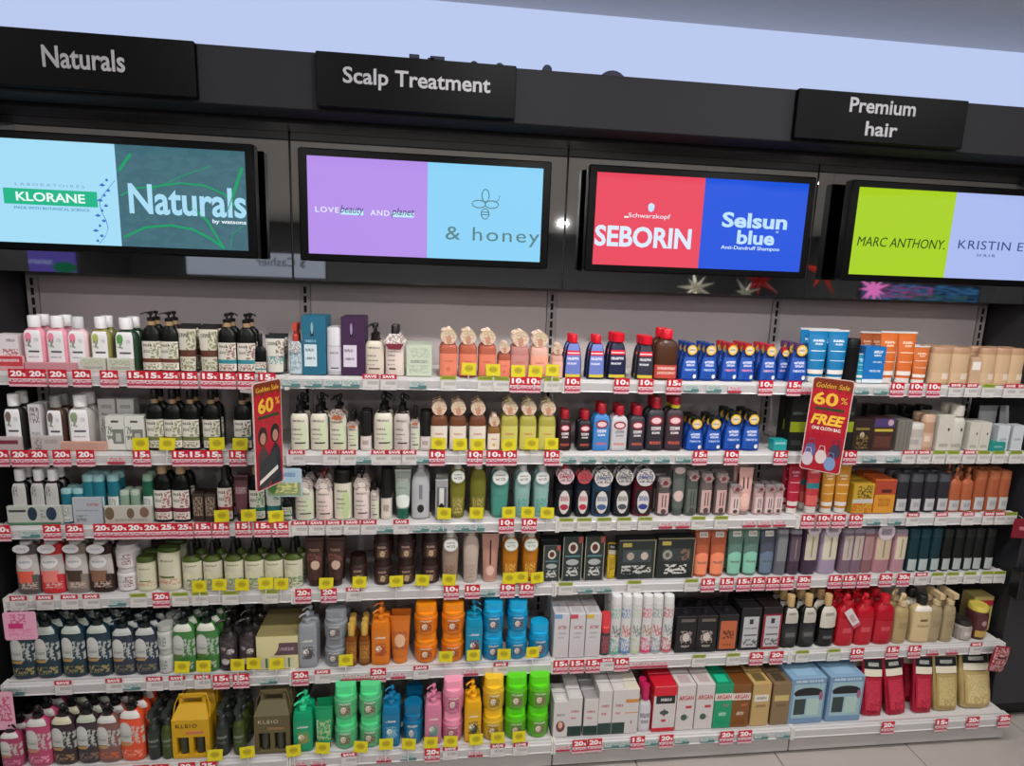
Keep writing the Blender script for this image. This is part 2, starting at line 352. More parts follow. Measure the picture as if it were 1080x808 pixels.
def mk(kind, w, h, st):
    """builds one product as an empty with its parts"""
    g = st.get; root = empty(g('nm', NAMES[kind]))
    bm_ = mat(g('b', '#202022'), g('ro', .3), spec=.25); cm = mat(g('c', g('b', '#202022')), g('cro', .32))
    lab = g('l'); e = g('e', .8); d = w*g('d', .62); hb = h*g('hb', .76)
    def lm(): return printed(lab[0], tuple(lab[3]), .42)
    def neck_tag(z, y):
        tg = g('tag')
        if tg:
            MB2 = disc(0, z, w*tg[1]/2, w*tg[1]/2*(tg[4] if len(tg) > 4 else 1), y, wav=tg[3] if len(tg) > 3 else 0); MB2.build('neck_tag', printed(tg[0], tuple(tg[2]), .5), root)
    if kind in ('pump', 'bottle', 'nozzle', 'spray'):
        pr = g('pr') or [(0, .93), (.03, 1), (.80, 1), (.90, .86), (.97, .5), (1, .4)]
        rings = [sec(w*s, d*min(1, s*1.0), z*hb, 20, e) for z, s in pr]
        MB().loft(rings).build('body', bm_, root, True)
        if g('in'): MB().loft([sec(w*s*.9, d*s*.86, .003+z*hb*.86, 16, e) for z, s in pr[:-1]]).build('liquid', mat(g('in'), .3), root, True)
        if lab: wrap(w, d, e, pr, hb, lab[1]*hb, lab[2]*hb, lm(), root, a=g('la', .36))
        if g('l2'): l2 = g('l2'); wrap(w, d, e, pr, hb, l2[1]*hb, l2[2]*hb, printed(l2[0], tuple(l2[3]), .42), root, a=g('la2', .3), name='upper_label', off=.0018)
        top = hb; rr = w*g('cr', .21)
        if g('col'): MB().lathe([(rr*1.02, top-.001), (rr*1.02, top+(h-hb)*.28)], 12).build('collar', mat(g('col'), .4), root, True); top += (h-hb)*.26
        if kind == 'pump': pump_head(root, top, rr, h-top, cm, g('side', -1))
        elif kind == 'bottle': MB().lathe([(rr*.97, top-.002), (rr, top+.001), (rr, h*.985), (rr*.9, h)], 14, sy=g('csy', 1)).build('cap', cm, root, True)
        elif kind == 'nozzle': MB().lathe([(rr, top-.002), (rr, top+(h-top)*.3), (rr*.75, top+(h-top)*.45), (rr*.62, top+(h-top)*.8), (rr*.3, h)], 12).build('cap', cm, root, True)
        else:
            MB().lathe([(rr, top-.002), (rr, top+(h-top)*.3), (rr*.6, top+(h-top)*.4), (rr*.6, top+(h-top)*.6)], 12).box(-rr*.7, rr*.7, -rr*1.7, rr*.8, top+(h-top)*.58, h).build('spray_head', cm, root)
        neck_tag(top-g('tz', -.02)*h, -max(rr, d*.3)-.006-(d*.2 if g('tag') and g('tz', -.02) > .02 else 0))
    elif kind == 'flask':                                # shouldered bottle that narrows steadily to the neck, with a collar tag
        pr = [(0, .96), (.03, 1), (.4, .96), (.66, .8), (.85, .58), (1, .36)]
        MB().loft([sec(w*s, d*s, z*hb, 20, .85) for z, s in pr]).build('body', bm_, root, True)
        wrap(w, d, .85, pr, hb, lab[1]*hb, lab[2]*hb, lm(), root, a=.3)
        MB().lathe([(w*.24, hb-.002), (w*.24, h)], 12).build('cap', cm, root, True)
        neck_tag(hb*.98, -max(w*.25, d*.42)-.004)
    elif kind == 'tube':
        ch = h*g('ch', .13); m_ = MB().loft([sec(w*.72, w*.5, ch, 20), sec(w*.8, w*.5, ch+.004, 20), sec(w*.9, w*.36, h*.5, 20), sec(w*.98, w*.14, h*.85, 20), sec(w, .004, h*.97, 20), sec(w, .003, h, 20)])
        if g('ch', .13): MB().loft([sec(w*.70, w*.48, 0, 20), sec(w*.74, w*.5, .002, 20), sec(w*.74, w*.5, ch, 20)]).build('cap', cm, root, True)
        m_.build('body', bm_, root, True)
        if lab:
            rows = []
            for i in range(7):
                z = ch+.006+(h*.93-ch)*(lab[1]+(lab[2]-lab[1])*i/6)
                tw = [(0, .8, .5), (ch+.004, .8, .5), (h*.5, .9, .36), (h*.85, .98, .14), (h*.97, 1, .004), (h, 1, .003)]
                ww = w*prof_at([(q[0], q[1]) for q in tw], z)+.001; dd = w*prof_at([(q[0], q[2]) for q in tw], z)+.004
                rows.append([(ww/2*math.sin(t), -dd/2*math.cos(t), z) for t in [(-1+2*j/8)*1.25 for j in range(9)]])
            MB().loft(rows, False, False, closed=False).build('label', lm(), root, True)
        MB().box(-w/2, w/2, -.0025, .0025, h*.965, h).build('crimp', mat(g('cp', g('b')), .4), root)
    elif kind == 'box':
        d = w*g('d', .7)
        MB().bbox(-w/2, w/2, -d/2, d/2, 0, h, .0012).build('carton', mat(g('b'), .42), root)
        if lab: MB().box(-w*.485, w*.485, -d/2-.0007, -d/2+.0005, h*lab[1]+.001, h*lab[2]-.001).build('front_print', lm(), root)
        if g('tp'): MB().box(-w*.3, w*.3, -d*.3, d*.3, h-.0004, h+.0006).build('top_print', printed(g('tp'), (), .4), root)
        if g('txt'):
            s, cz, ww, hh, cl = g('txt'); lettering(s, 0, h*cz, w*ww, h*hh, -d/2-.0012, mat(cl, .5), root, bold=.01)
        if g('head'): MB().lathe([(w*.2, h), (w*.2, h*1.05), (w*.12, h*1.06), (w*.12, h*1.1)], 10).build('cap', cm, root, True)
    elif kind == 'jar':
        d = w; pr = [(0, .88), (.08, .97), (.35, .985), (.74, .985), (.80, 1.0), (.90, 1.0), (.94, .95), (1, .86)]
        lh = g('lh', .34); hb = h*(1-lh)
        MB().loft([sec(w*s, w*s, z*hb, 24) for z, s in pr]).build('body', bm_, root, True)
        rings = [sec(2*r_, 2*r_, z_, 24) for r_, z_ in ((w*.43, hb-.001), (w*.455, hb+.001), (w*.455, hb+(h-hb)*.3), (w*.45, hb+(h-hb)*.34), (w*.44, h-.003), (w*.425, h))]
        if lh > .3: rings = [r_ if q < 3 else [(x_, max(y_, -w*.30), z_) for x_, y_, z_ in r_] for q, r_ in enumerate(rings)]
        MB().loft(rings).build('lid', cm, root, True)
        if lab: wrap(w, w, 1, pr, hb, lab[1]*hb, lab[2]*hb, lm(), root, a=g('la', .24))
    elif kind == 'cyl':
        d = w*g('d', .8); f = g('hb', .8); MB().loft([sec(w*.96, d*.96, 0, 22, e), sec(w, d, .004, 22, e), sec(w, d, h*f, 22, e)]).build('body', bm_, root, True)
        MB().loft([sec(w*.985, d*.985, h*f, 22, e), sec(w*.985, d*.985, h*.95, 22, e), sec(w*.9, d*.9, h*.99, 22, e), sec(w*.7, d*.7, h, 22, e)]).build('cap', cm, root, True)
        if lab: wrap(w, d, e, [(0, 1), (1, 1)], h, lab[1]*h, lab[2]*h, lm(), root, a=g('la', .3))
        if g('l2'): l2 = g('l2'); wrap(w, d, e, [(0, 1), (1, 1)], h, l2[1]*h, l2[2]*h, printed(l2[0], tuple(l2[3]), .42), root, a=g('la2', .3), name='upper_label', off=.0018)
        neck_tag(h*g('tz', .86), -d/2-.003)
    elif kind == 'pouch':
        rings = []
        for i in range(9):
            f = i/8; dd = w*.42*(1-f)**.7*(.35+.65*min(1, f*6+.35)); rings.append(sec(w*(.9+.1*min(1, f*5)), max(dd, .0035), f*h, 20, .75))
        for r_ in rings:
            for j, (x_, y_, z_) in enumerate(r_): r_[j] = (x_, y_+.22*z_+.0025*math.sin(x_*260+z_*190), z_)
        MB().loft(rings).build('body', mat(g('b'), .32, metal=.25), root, True)
        def panel(za, zb, wa, m_, nm):
            rows = []
            for i in range(4):
                f = za+(zb-za)*i/3; dd = w*.42*(1-f)**.7*(.35+.65*min(1, f*6+.35))
                rows.append([(w*wa*s, .22*f*h-max(dd, .0035)/2*math.sqrt(max(0, 1-(2*wa*s)**2*.8))-.0035, f*h) for s in (-.5, -.3, -.1, .1, .3, .5)])
            MB().loft(rows, False, False, closed=False).build(nm, m_, root, True)
        panel(.80, .96, .84, printed('#14181d', (('t', .2, .8, .3, .7, '#e6e6e0'),)), 'brand_band'); panel(.68, .80, .84, mat('#d9d2bd', .4), 'pale_band')
        panel(.1, .66, .8, printed(g('b'), (('t', .1, .9, .3, .9, g('b2')), ('n', .1, .9, .02, .4, g('b2')))), 'front_print')
    elif kind == 'carrier':
        d = w*.55; m_ = mat(g('b'), .5); k = .66*h; dk = mat('#1b1a16', .7)
        MB().bbox(-w/2, w/2, -d/2, d/2, 0, .06*h, .001).bbox(-w/2, w/2, -d/2, d/2, .36*h, k, .001).box(-w/2, -w*.38, -d/2, d/2, .06*h, .36*h).box(w*.38, w/2, -d/2, d/2, .06*h, .36*h).box(-w*.06, w*.06, -d/2, d/2, .06*h, .36*h).box(-w*.38, w*.38, d*.4, d/2, .06*h, .36*h).build('carton', m_, root)
        for s in (-1, 1):
            cx = s*w*.22; MB().lathe([(w*.13, .062*h), (w*.135, .07*h), (w*.135, .34*h), (w*.1, .36*h)], 14, cx, -d*.2).build('bottle', mat(g('c'), .3), root, True)
        MB().loft([[(-w/2, -d/2, k), (w/2, -d/2, k), (w/2, d/2, k), (-w/2, d/2, k)], [(-w*.36, -d*.06, h*.84), (w*.36, -d*.06, h*.84), (w*.36, d*.06, h*.84), (-w*.36, d*.06, h*.84)]]).build('roof_flap', m_, root)
        MB().box(-w*.36, -w*.26, -.003, .003, h*.83, h*.97).box(w*.26, w*.36, -.003, .003, h*.83, h*.97).box(-w*.36, w*.36, -.003, .003, h*.94, h).build('handle', m_, root)
        for s in (-1, 1): MB().tube([(s*w*.5, -d*.3, k*.98), (s*w*.46, -d*.1, h*.85), (s*w*.36, 0, h*.98)], .0022, 4).build('side_flap', m_, root)
        lettering('KLEIO', -w*.1, h*.56, w*.56, h*.06, -d/2-.001, mat(g('t'), .5), root, spacing=1.25); MB().box(-w*.12, w*.34, -d/2-.001, -d/2, h*.42, h*.46).build('printed_band', mat('#c07050' if g('b') > '#a' else '#8a6a48', .5), root)
    elif kind == 'gift':                                 # long carton seen with its receding top
        pass
    if g('kids'): g('kids')(root, w, h)
    root['w'] = w; root['d'] = d
    return root, d
NAMES = dict(pump='pump_bottle', bottle='shampoo_bottle', nozzle='nozzle_bottle', spray='spray_bottle', flask='medicated_shampoo_bottle', tube='squeeze_tube', box='product_carton', jar='treatment_jar', cyl='cylinder_bottle', pouch='refill_pouch', carrier='carrier_carton')
CATS = dict(pump='bottle', bottle='bottle', nozzle='bottle', spray='bottle', flask='bottle', tube='tube', box='box', jar='jar', cyl='bottle', pouch='pouch', carrier='box')
USED = {}
def words(i, n):
    if n == 1: return ''
    if n == 2: return ('left one', 'right one')[i]
    o = ['leftmost', 'second from left', 'third from left', 'fourth from left', 'fifth from left', 'sixth from left', 'seventh from left']
    if i == n-1: return 'rightmost'
    if n == 3: return ('leftmost', 'middle one', 'rightmost')[i]
    return o[i]
def P(row, desc, kind, xs, w, top, deep=2, y0=0, gap=.006, stack=1, group=None, base=None, **st):
    """xs, w, top: photo pixels of the front items; base: extra depth behind the front edge in metres (y0)"""
    if not isinstance(xs, (list, tuple)): xs = [xs]
    n = len(xs); yf = -DD[row]+.022+y0
    xm = xs[n//2]; zt = ZS[row]+.1
    a = at(xm-w/2, top+20, yf); b = at(xm+w/2, top+20, yf); ww = (b-a).length
    tops = top if isinstance(top, (list, tuple)) else [top]
    H = at(xm, tops[0], yf+ww*.3).z-ZS[row]
    if base: H = at(xm, tops[0], yf+ww*.3).z-at(xm, base, yf+ww*.3).z
    sh = SH[row]+' shelf'
    hh = H/stack
    proto, d = mk(kind, ww, hh, st)
    P.jobs.append((proto, row, desc, kind, xs, ww, hh, d, deep, yf, gap, stack, top, n, sh, group))
P.jobs = []
def run_jobs():
    index_kids(None)
    for proto, row, desc, kind, xs, ww, hh, d, deep, yf, gap, stack, top, n, sh, group in P.jobs:
        first = True
        assert (desc, row) not in USED, (desc, row); USED[(desc, row)] = 1
        many = n*deep*stack > 1
        for i, x in enumerate(xs):
            X = at(x, top+(20 if row < 5 else 30), yf+d/2*0).x
            for k in range(deep):
                for s in range(stack):
                    if k*stack+s and k > 0 and s < stack-1 and stack > 1: continue      # hidden lower jars at the back
                    o = proto if first else copy_tree(proto); first = False
                    o.location = (X+random.uniform(-.001, .001), yf+d/2+k*(d+gap)+random.uniform(-.001, .001), ZS[row]+.0004+s*(hh+.0003))
                    if k and stack > 1: o.location.z = ZS[row]+.0004+s*(hh+.0003)
                    o.rotation_euler = (0, 0, math.radians(random.uniform(-3, 3) if kind not in ('box', 'carrier') else random.uniform(-.8, .8)))
                    if kind == 'pouch': o.rotation_euler.y = math.radians((3, -2, 5)[i % 3]); o.location.z += .002
                    pos = [words(i, n)]
                    if stack > 1 and k == 0: pos.append('upper' if s == stack-1 else 'lower')
                    if k: pos.append('second row' if k == 1 else 'third row')
                    elif deep > 1: pos.append('front row')
                    pos = [q for q in pos if q]
                    o['label'] = desc+(', '+' '.join(pos) if pos else '')+', '+sh
                    o['category'] = CATS[kind]
                    if many: o['group'] = group or f'{desc} on the {sh}'
def T(x0, x1, z0, z1, c): return ('t', x0, x1, z0, z1, c)
def Rr(x0, x1, z0, z1, c): return ('r', x0, x1, z0, z1, c)
def E_(cx, cz, rx, rz, c): return ('e', cx, cz, rx, rz, c)
def Nn(x0, x1, z0, z1, c): return ('n', x0, x1, z0, z1, c)
def dark_lines(c='#55504a'): return [T(.12, .8, .78, .84, c), T(.12, .6, .55, .6, c), T(.12, .7, .42, .46, c), T(.12, .55, .3, .33, c)]
# ---- shared looks
KLO = lambda f, g: dict(hb=.80, e=.55, d=.55, c='#efeeee', ro=.25, la=.18, cr=.27, l=('#e9e8ea', .05, .92, [E_(.25, .82, .2, .12, f), Nn(.08, .4, .55, .78, g), Rr(.2, .85, .42, .47, '#4a4a50'), T(.15, .8, .28, .32, '#8a8a90'), T(.6, .85, .7, .8, '#b9b9c2')]))
def NAT(mid, pic, b='#0e110f', lz=(.05, .66)): return dict(b=b, c='#0c0c0c', e=.75, hb=.78, col='#a48864', la=.36, l=('#dcd8cc', lz[0], lz[1], [Nn(.5, 1, .4, .95, pic), Rr(0, 1, .26, .40, mid), T(.1, .6, .82, .9, '#3c3a34'), Nn(.1, .9, .03, .22, pic), T(.1, .5, .6, .7, '#6c6a60')]))
def HON(b, lc, tint): return dict(b=b, c='#e6c9b4', tr=.0, ro=.18, e=.7, hb=.72, la=.36, l=(lc, .03, .66, [T(.25, .75, .62, .7, '#c05c40'), E_(.5, .3, .12, .1, tint)]), tag=('#d9cab6', .86, [Nn(0, 1, 0, 1, '#d09a80'), Nn(.2, .9, .4, 1, '#a8a47c'), E_(.5, .3, .16, .3, '#c08a70')], .03, 1.0), tz=-.1)
def CRM(lc='#d9d5c4', b='#12110f', tint='#cdd8b6', **k):
    q = dict(b=b, c='#101010', e=.9, hb=.72, d=.75, la=.4, l=(lc, .0, .93, [E_(.72, .4, .22, .42, tint)]+dark_lines()+[Rr(.25, .85, .18, .22, '#33302c')])); q.update(k); return q
FLW = ('#d3cbc4', .95, [Nn(0, 1, 0, 1, '#9a7a70'), E_(.5, .3, .3, .2, '#b0643c'), Nn(.1, .9, .5, 1, '#5a4c48')], .1, .85)
# ================================================================= TOP SHELF
P(1, 'low white box with a red printed stripe', 'box', 8, 24, 352, 1, b='#d9d2d4', l=('#e2dcde', 0, 1, [Nn(.3, 1, .3, .6, '#a8223a'), T(.5, .9, .8, .88, '#6a6a70')]))
P(1, 'pink shampoo bottle with white cap and peony label', 'bottle', [34, 58], 24, 333, 2, **dict(KLO('#ef8aa6', '#4c6a4c'), b='#e79aab'))
P(1, 'clear-capped pale pink bottle with peony label', 'bottle', 80, 22, 334, 1, **dict(KLO('#ef7f98', '#4c6a4c'), b='#e9c6cd', c='#cfcfd2'))
P(1, 'olive shampoo bottle with white cap and leaf label', 'bottle', 104, 22, 334, 2, **dict(KLO('#a9b95c', '#4f6a38'), b='#8f8a4c'))
P(1, 'dark green shampoo bottle with white cap and leaf label', 'bottle', 131, 25, 335, 2, **dict(KLO('#5f9a4c', '#3f7a38'), b='#2c4433'))
P(1, 'black pump bottle with cream and brown label', 'pump', [157, 176], 20, 329, 2, **NAT('#6a3c2c', '#6f7a3c'))
P(1, 'large cream squeeze tube with brown band', 'tube', [195, 218], 21, 343, 2, b='#2a2420', cp='#1c1a18', c='#151414', ch=0, l=('#cfcabb', .0, .94, [Nn(.5, 1, .5, .95, '#6a7438'), Rr(0, 1, .34, .5, '#5a3326'), T(.1, .6, .8, .9, '#4a463e'), Nn(.2, .9, .03, .3, '#6a7438')]))
P(1, 'black pump bottle with coconut picture and teal band', 'pump', [238, 258], 20, 331, 2, side=1, **NAT('#2c8a96', '#7a3a30'))
P(1, 'small black travel bottle with teal label', 'bottle', 273.5, 12, 352, 1, **dict(NAT('#2c8a96', '#7a3a30', lz=(.03, .42)), hb=.7, col=None))
P(1, 'white squeeze tube with coconut and teal band', 'tube', 289, 21, 353, 2, b='#20302f', cp='#16201f', c='#131313', ch=0, l=('#d3d0c6', .0, .92, [Nn(.55, 1, .4, .95, '#6a3830'), Nn(0, 1, .24, .48, '#2c8a96'), T(.1, .6, .8, .9, '#4a463e')]))
P(1, 'slim pale blue spray bottle with red and white tag', 'spray', 311, 15, 341, 2, b='#9fb2bb', c='#c04434', hb=.66, l=('#c3d2d8', .02, .98, [Nn(.1, .9, .1, .8, '#7f9ba6')]), tag=('#dfdfdf', .8, [Nn(0, 1, 0, 1, '#46464c')]), tz=.12)
P(1, 'teal blue carton with dropper picture and pale label', 'box', 331, 25, 333, 2, b='#1d6683', l=('#1d6683', 0, 1, [Rr(.08, .62, .14, .52, '#cfdfe4'), T(.12, .5, .4, .45, '#45606c'), T(.12, .55, .26, .3, '#45606c'), Rr(.36, .5, .66, .76, '#0f1418'), E_(.43, .8, .05, .1, '#8fb0bc'), T(.12, .6, .56, .6, '#9ec4d2')]))
P(1, 'silvery bottle under a clear dome cap', 'cyl', 352, 18, 345, 2, b='#b9b6bd', c='#d6d6da', e=1, hb=.62, l=('#cfccd4', .08, .6, [T(.2, .8, .7, .78, '#5a5a68'), Rr(.25, .8, .1, .15, '#404050')]))
P(1, 'dark purple carton with dropper picture and pale label', 'box', 372, 25, 334, 2, b='#3d1f45', l=('#3d1f45', 0, 1, [Rr(.08, .66, .14, .52, '#d8d0dc'), T(.12, .5, .4, .45, '#5c4565'), T(.12, .55, .26, .3, '#5c4565'), Rr(.36, .5, .66, .76, '#150d18'), E_(.43, .8, .05, .1, '#a08fb0')]))
P(1, 'brown pump bottle with plain cream label', 'pump', 395, 20, 341, 2, b='#3c2018', c='#141211', hb=.70, la=.4, l=('#d8cdbd', .0, .95, dark_lines()+[Rr(.2, .8, .18, .22, '#2c2824')]))
P(1, 'cream bottle with white flower collar and red tag', 'bottle', 416.5, 20, 343, 2, b='#d6c6bc', c='#232020', hb=.76, la=.4, l=('#ddd0c6', .0, .93, dark_lines()+[Rr(.2, .8, .18, .22, '#2c2824'), E_(.7, .4, .2, .3, '#e6d4cc')]), tag=('#e8e2dd', 1.05, [Rr(.1, .9, .05, .4, '#7a2436'), Nn(0, 1, .4, 1, '#8c6c66')], .12, .9), tz=.08)
P(1, 'squat pale green carton', 'box', 442, 27, 363, 2, b='#bcc6b2', l=('#c6d0bb', 0, 1, [T(.15, .85, .42, .52, '#6f8070'), Nn(.1, .9, .6, .9, '#aab8a4'), Nn(.1, .9, .1, .35, '#a4b6a0')]))
P(1, 'coral pump bottle with floral neck collar', 'pump', [473, 494, 515], 19, 346, 2, **HON('#b2604a', '#e58468', '#d26c50'))
P(1, 'short coral bottle with cream floral collar', 'bottle', 532, 13, 360, 2, **HON('#a85a46', '#e98870', '#d26c50'))
P(1, 'rose glass pump bottle with pink collar', 'pump', 549, 20, 348, 2, **HON('#b87f78', '#c98a84', '#e0a49c'))
P(1, 'pale peach pump bottle with pink collar', 'pump', 570, 19, 349, 2, **HON('#dcae9c', '#f0a890', '#f6d4c4'))
P(1, 'small peach bottle beside the third bay joint', 'bottle', 588, 12, 362, 2, **HON('#d2a292', '#e8b4a4', '#f6d4c4'))
SB = lambda b, l1, c='#d8142c': dict(b=b, c=c, hb=.82, e=.7, d=.5, cr=.21, la=.26, pr=[(0, .97), (.03, 1), (.5, .95), (.8, .8), (.93, .62), (1, .45)], l=(l1, .04, .96, [Rr(.0, 1, .66, .80, '#d8203a'), Rr(.1, .9, .71, .74, '#f0e8e8'), T(.1, .85, .52, .6, '#f0f0f4'), T(.1, .7, .38, .44, '#e8e8f0'), Rr(0, 1, 0, .09, '#d2c040')]))
P(1, 'navy tonic bottle with blue label and red cap', 'bottle', [605, 630], 19, 353, 2, **SB('#1b2442', '#6d7fc6'))
P(1, 'navy shampoo bottle with wide red cap', 'bottle', [652], 21, 351, 2, **dict(SB('#151a33', '#1a2144'), cr=.33))
P(1, 'charcoal shampoo bottle with red cap and red square', 'bottle', [682], 19, 354, 2, **dict(SB('#26262e', '#2f3040'), cr=.33))
P(1, 'tall amber brown bottle with red cap and red label', 'bottle', [705], 25, 347, 2, b='#4d2f20', c='#d8142c', hb=.82, e=.75, d=.6, cr=.24, l=('#c2483c', .04, .36, [T(.1, .9, .65, .85, '#f0ded6'), T(.1, .9, .3, .5, '#e8c8bc')]))
def SEL(rc, acc, **k): return dict(b='#103c8e', c=rc, hb=.84, d=.5, l=('#1450ae', .06, .74, [T(.2, .8, .72, .84, '#eef2fa'), T(.25, .78, .58, .68, '#eef2fa'), T(.15, .85, .36, .46, acc), Nn(.2, .8, .05, .3, '#0e3a86'), E_(.8, .1, .12, .1, '#e8e4da')]), tag=('#e8b92c', .52, [E_(.5, .5, .34, .34, '#d9d2c0'), T(.2, .8, .42, .6, '#8a5a2c')]), **k)
P(1, 'blue medicated bottle with blue cap and yellow ring tag', 'flask', [729, 749], 19, 362, 3, **SEL('#1c3f8c', '#bfd0ea'))
P(1, 'blue medicated bottle with red cap and pink print', 'flask', [771, 789], 19, 362, 3, **SEL('#b02434', '#f08fae'))
P(1, 'small blue bottle half hidden behind its neighbours', 'flask', [827], 13, 366, 1, y0=.04, **SEL('#b8283a', '#f4c0cc'))
P(1, 'blue red-capped bottle before the small blue one', 'flask', [812], 19, 363, 3, **SEL('#b8283a', '#f4c0cc'))
P(1, 'broad blue bottle with plum cap, rightmost medicated bottle', 'flask', [844], 21, 362, 3, **SEL('#5b3a6c', '#dfe6f4'))
MA = lambda b, l2: dict(b=b, c='#ddd9d4', cp='#cfd2d2', ch=.1, l=(b, .03, .93, [T(.2, .8, .82, .88, l2), T(.3, .7, .74, .79, l2), Rr(.12, .88, .58, .60, l2), Rr(.12, .88, .34, .355, l2), Rr(0, 1, 0, .11, '#e4ded8')]))
P(1, 'tall blue squeeze tube with white lettering', 'tube', [866, 887], 21, 348, 2, **MA('#1177ae', '#dff0fa'))
P(1, 'black cylinder bottle between blue and orange tubes', 'cyl', 902, 13, 357, 1, b='#141416', c='#101012')
P(1, 'slim turquoise tube in front of the black bottle', 'tube', 909, 10, 373, 1, **MA('#138aa8', '#dff0fa'))
P(1, 'short bright blue carton beside orange tubes', 'box', 922, 22, 365, 1, b='#0f64a8', l=('#1270b8', 0, 1, [T(.4, .85, .82, .9, '#e6f2fa'), T(.45, .8, .74, .79, '#e6f2fa'), T(.4, .85, .56, .6, '#cfe4f4'), T(.3, .85, .3, .36, '#cfe4f4'), Rr(0, 1, 0, .1, '#d8e4ea')]))
P(1, 'dark orange tube standing behind the blue carton', 'tube', [916, 927], 15, 350, 1, y0=.11, **MA('#a3542c', '#e8c8ae'))
P(1, 'tall orange squeeze tube with white lettering', 'tube', [941, 960], 19, 350, 1, **MA('#d06a2c', '#f6dcc4'))
P(1, 'short orange squeeze tube', 'tube', [974], 17, 365, 2, **MA('#c86a34', '#f6dcc4'))
BG = dict(b='#c9ab88', c='#b08a6c', e=.8, hb=.82, d=.6, ro=.4, l=('#cbae8c', .06, .32, [T(.5, .9, .3, .9, '#efe8dc')]))
P(1, 'beige cylinder bottle with tan cap', 'cyl', [995, 1015], 20, 366, 2, **BG)
P(1, 'tiny beige carton with white label among beige bottles', 'box', 1028, 11, 377, 1, b='#bf9c80', l=('#c4a488', 0, 1, [Rr(.1, .9, .55, .85, '#e8e2da')]))
P(1, 'beige capped bottle near the shelf end', 'cyl', [1044, 1060, 1074], 17, 367, 2, **BG)
# ================================================================= SECOND SHELF
KB = lambda: dict(KLO('#7a6a66', '#5c6a50'))
P(2, 'white shampoo bottle with black back and white cap', 'bottle', [12], 22, 415, 2, **dict(KB(), b='#2a2727'))
P(2, 'slim white carton with leaf print', 'box', [37], 13, 426, 2, b='#c9c6c6', l=('#d2d0d2', 0, 1, [Nn(.1, .9, .6, .95, '#6a5a54'), T(.1, .9, .3, .4, '#8a8a90')]))
P(2, 'brown bottle with white leaf label', 'bottle', [57], 21, 417, 2, **dict(KB(), b='#4a342c', c='#8a8886'))
P(2, 'grey white shampoo bottle with tall white cap', 'bottle', [82], 26, 416, 2, **dict(KLO('#8fa07a', '#6a7a58'), b='#aaa6a2'))
P(2, 'tall white carton with leaf sprig', 'box', [113, 133], 18, 420, 1, y0=.05, b='#b9b6b4', l=('#c6c4c2', 0, 1, [Nn(.1, .6, .3, .7, '#5c6a50'), T(.2, .8, .8, .88, '#8a8a88')]))
P(2, 'open white carton with grey picture frame print', 'box', [122, 142], 20, 438, 1, b='#c4c4be', l=('#d6d6cf', 0, 1, [Rr(.35, .95, .18, .62, '#7c7e78'), Rr(.5, .8, .25, .5, '#b7b8b2'), Nn(.05, .35, .3, .7, '#55604c'), Rr(.3, .7, .82, .88, '#44463e')]))
P(2, 'black tan-collared shampoo bottle with olive leaf label', 'bottle', [161, 180, 199, 221], 19, 411, 2, **dict(NAT('#6f7a48', '#66743a'), c='#141311', cr=.2))
P(2, 'black shampoo bottle with argan picture label', 'bottle', [254], 19, 412, 2, **dict(NAT('#2f5c70', '#3f3a30'), c='#141311', cr=.2))
P(2, 'black pump bottle with cream leaf label', 'pump', [314.5, 335.5], 19, 417, 2, side=1, **CRM())
P(2, 'cream pump bottle with orange flower collar', 'pump', [356], 18, 418, 2, **CRM(tag=FLW, tz=.05, b='#2a221f'))
P(2, 'thin cream bottle with flower collar', 'bottle', [372], 11, 434, 2, **CRM(tag=FLW, tz=.05))
P(2, 'small white bottle with tall black cap', 'cyl', [385.5], 12, 433, 2, b='#cfc6c0', c='#141314', e=1, hb=.36, l=('#d8cfca', .05, .34, [T(.2, .8, .3, .7, '#8a6a60')]))
P(2, 'black pump bottle with pale green droplet label', 'pump', [404], 20, 416, 2, side=1, **CRM())
P(2, 'dark pump bottle with grey mauve label', 'pump', [424], 17, 417, 2, side=1, **CRM('#c6bcb6', tint='#d6ccc6'))
P(2, 'thin white bottle with rust flower tag', 'bottle', [438], 10, 430, 2, **CRM('#d0cac4', tag=FLW, tz=.05))
P(2, 'black capped small bottle before the honey bottles', 'cyl', [449], 12, 434, 2, b='#cfc6c0', c='#141314', e=1, hb=.36, l=('#d8cfca', .05, .34, [T(.2, .8, .3, .7, '#8a6a60')]))
P(2, 'brown pump bottle with white label and floral collar', 'pump', [463, 483, 504], 18, 420, 2, **dict(HON('#6e4430', '#e6ddd0', '#d6b05a'), c='#c8ab94'))
P(2, 'short amber bottle with floral collar', 'bottle', [521], 13, 437, 2, **HON('#8a6234', '#e8dccb', '#d6b05a'))
P(2, 'yellow pump bottle with floral collar', 'pump', [538, 558, 578], 18, 420, 2, **dict(HON('#a8a04c', '#cfc86a', '#e2da8a'), c='#cdbd90'))
ALP = lambda b, e='#f0e8ea': dict(b=b, hb=.80, e=.7, d=.5, cr=.27, la=.3, c='#a51c2c', l=(b, .06, .93, [E_(.5, .74, .4, .13, '#8c2430'), E_(.5, .74, .3, .08, '#e8c8cc'), T(.2, .8, .48, .58, e), T(.25, .75, .38, .44, e), T(.15, .85, .1, .18, '#d2604c')]))
P(2, 'small black red-capped bottle with pink emblem', 'bottle', [596], 14, 432, 2, **ALP('#2e1518'))
P(2, 'small black red-capped bottle with grey emblem', 'bottle', [617], 15, 433, 2, **ALP('#17151a'))
P(2, 'sky blue carton-shaped bottle with red cap', 'bottle', [635], 17, 425, 2, **dict(ALP('#3a82c6'), e=.4))
P(2, 'white bottle with red and amber cap', 'bottle', [654], 17, 427, 2, **dict(ALP('#c4c2c6', '#6a6a76'), e=.4))
P(2, 'charcoal bottle with red cap and coral print', 'bottle', [673], 17, 427, 2, **ALP('#33303a'))
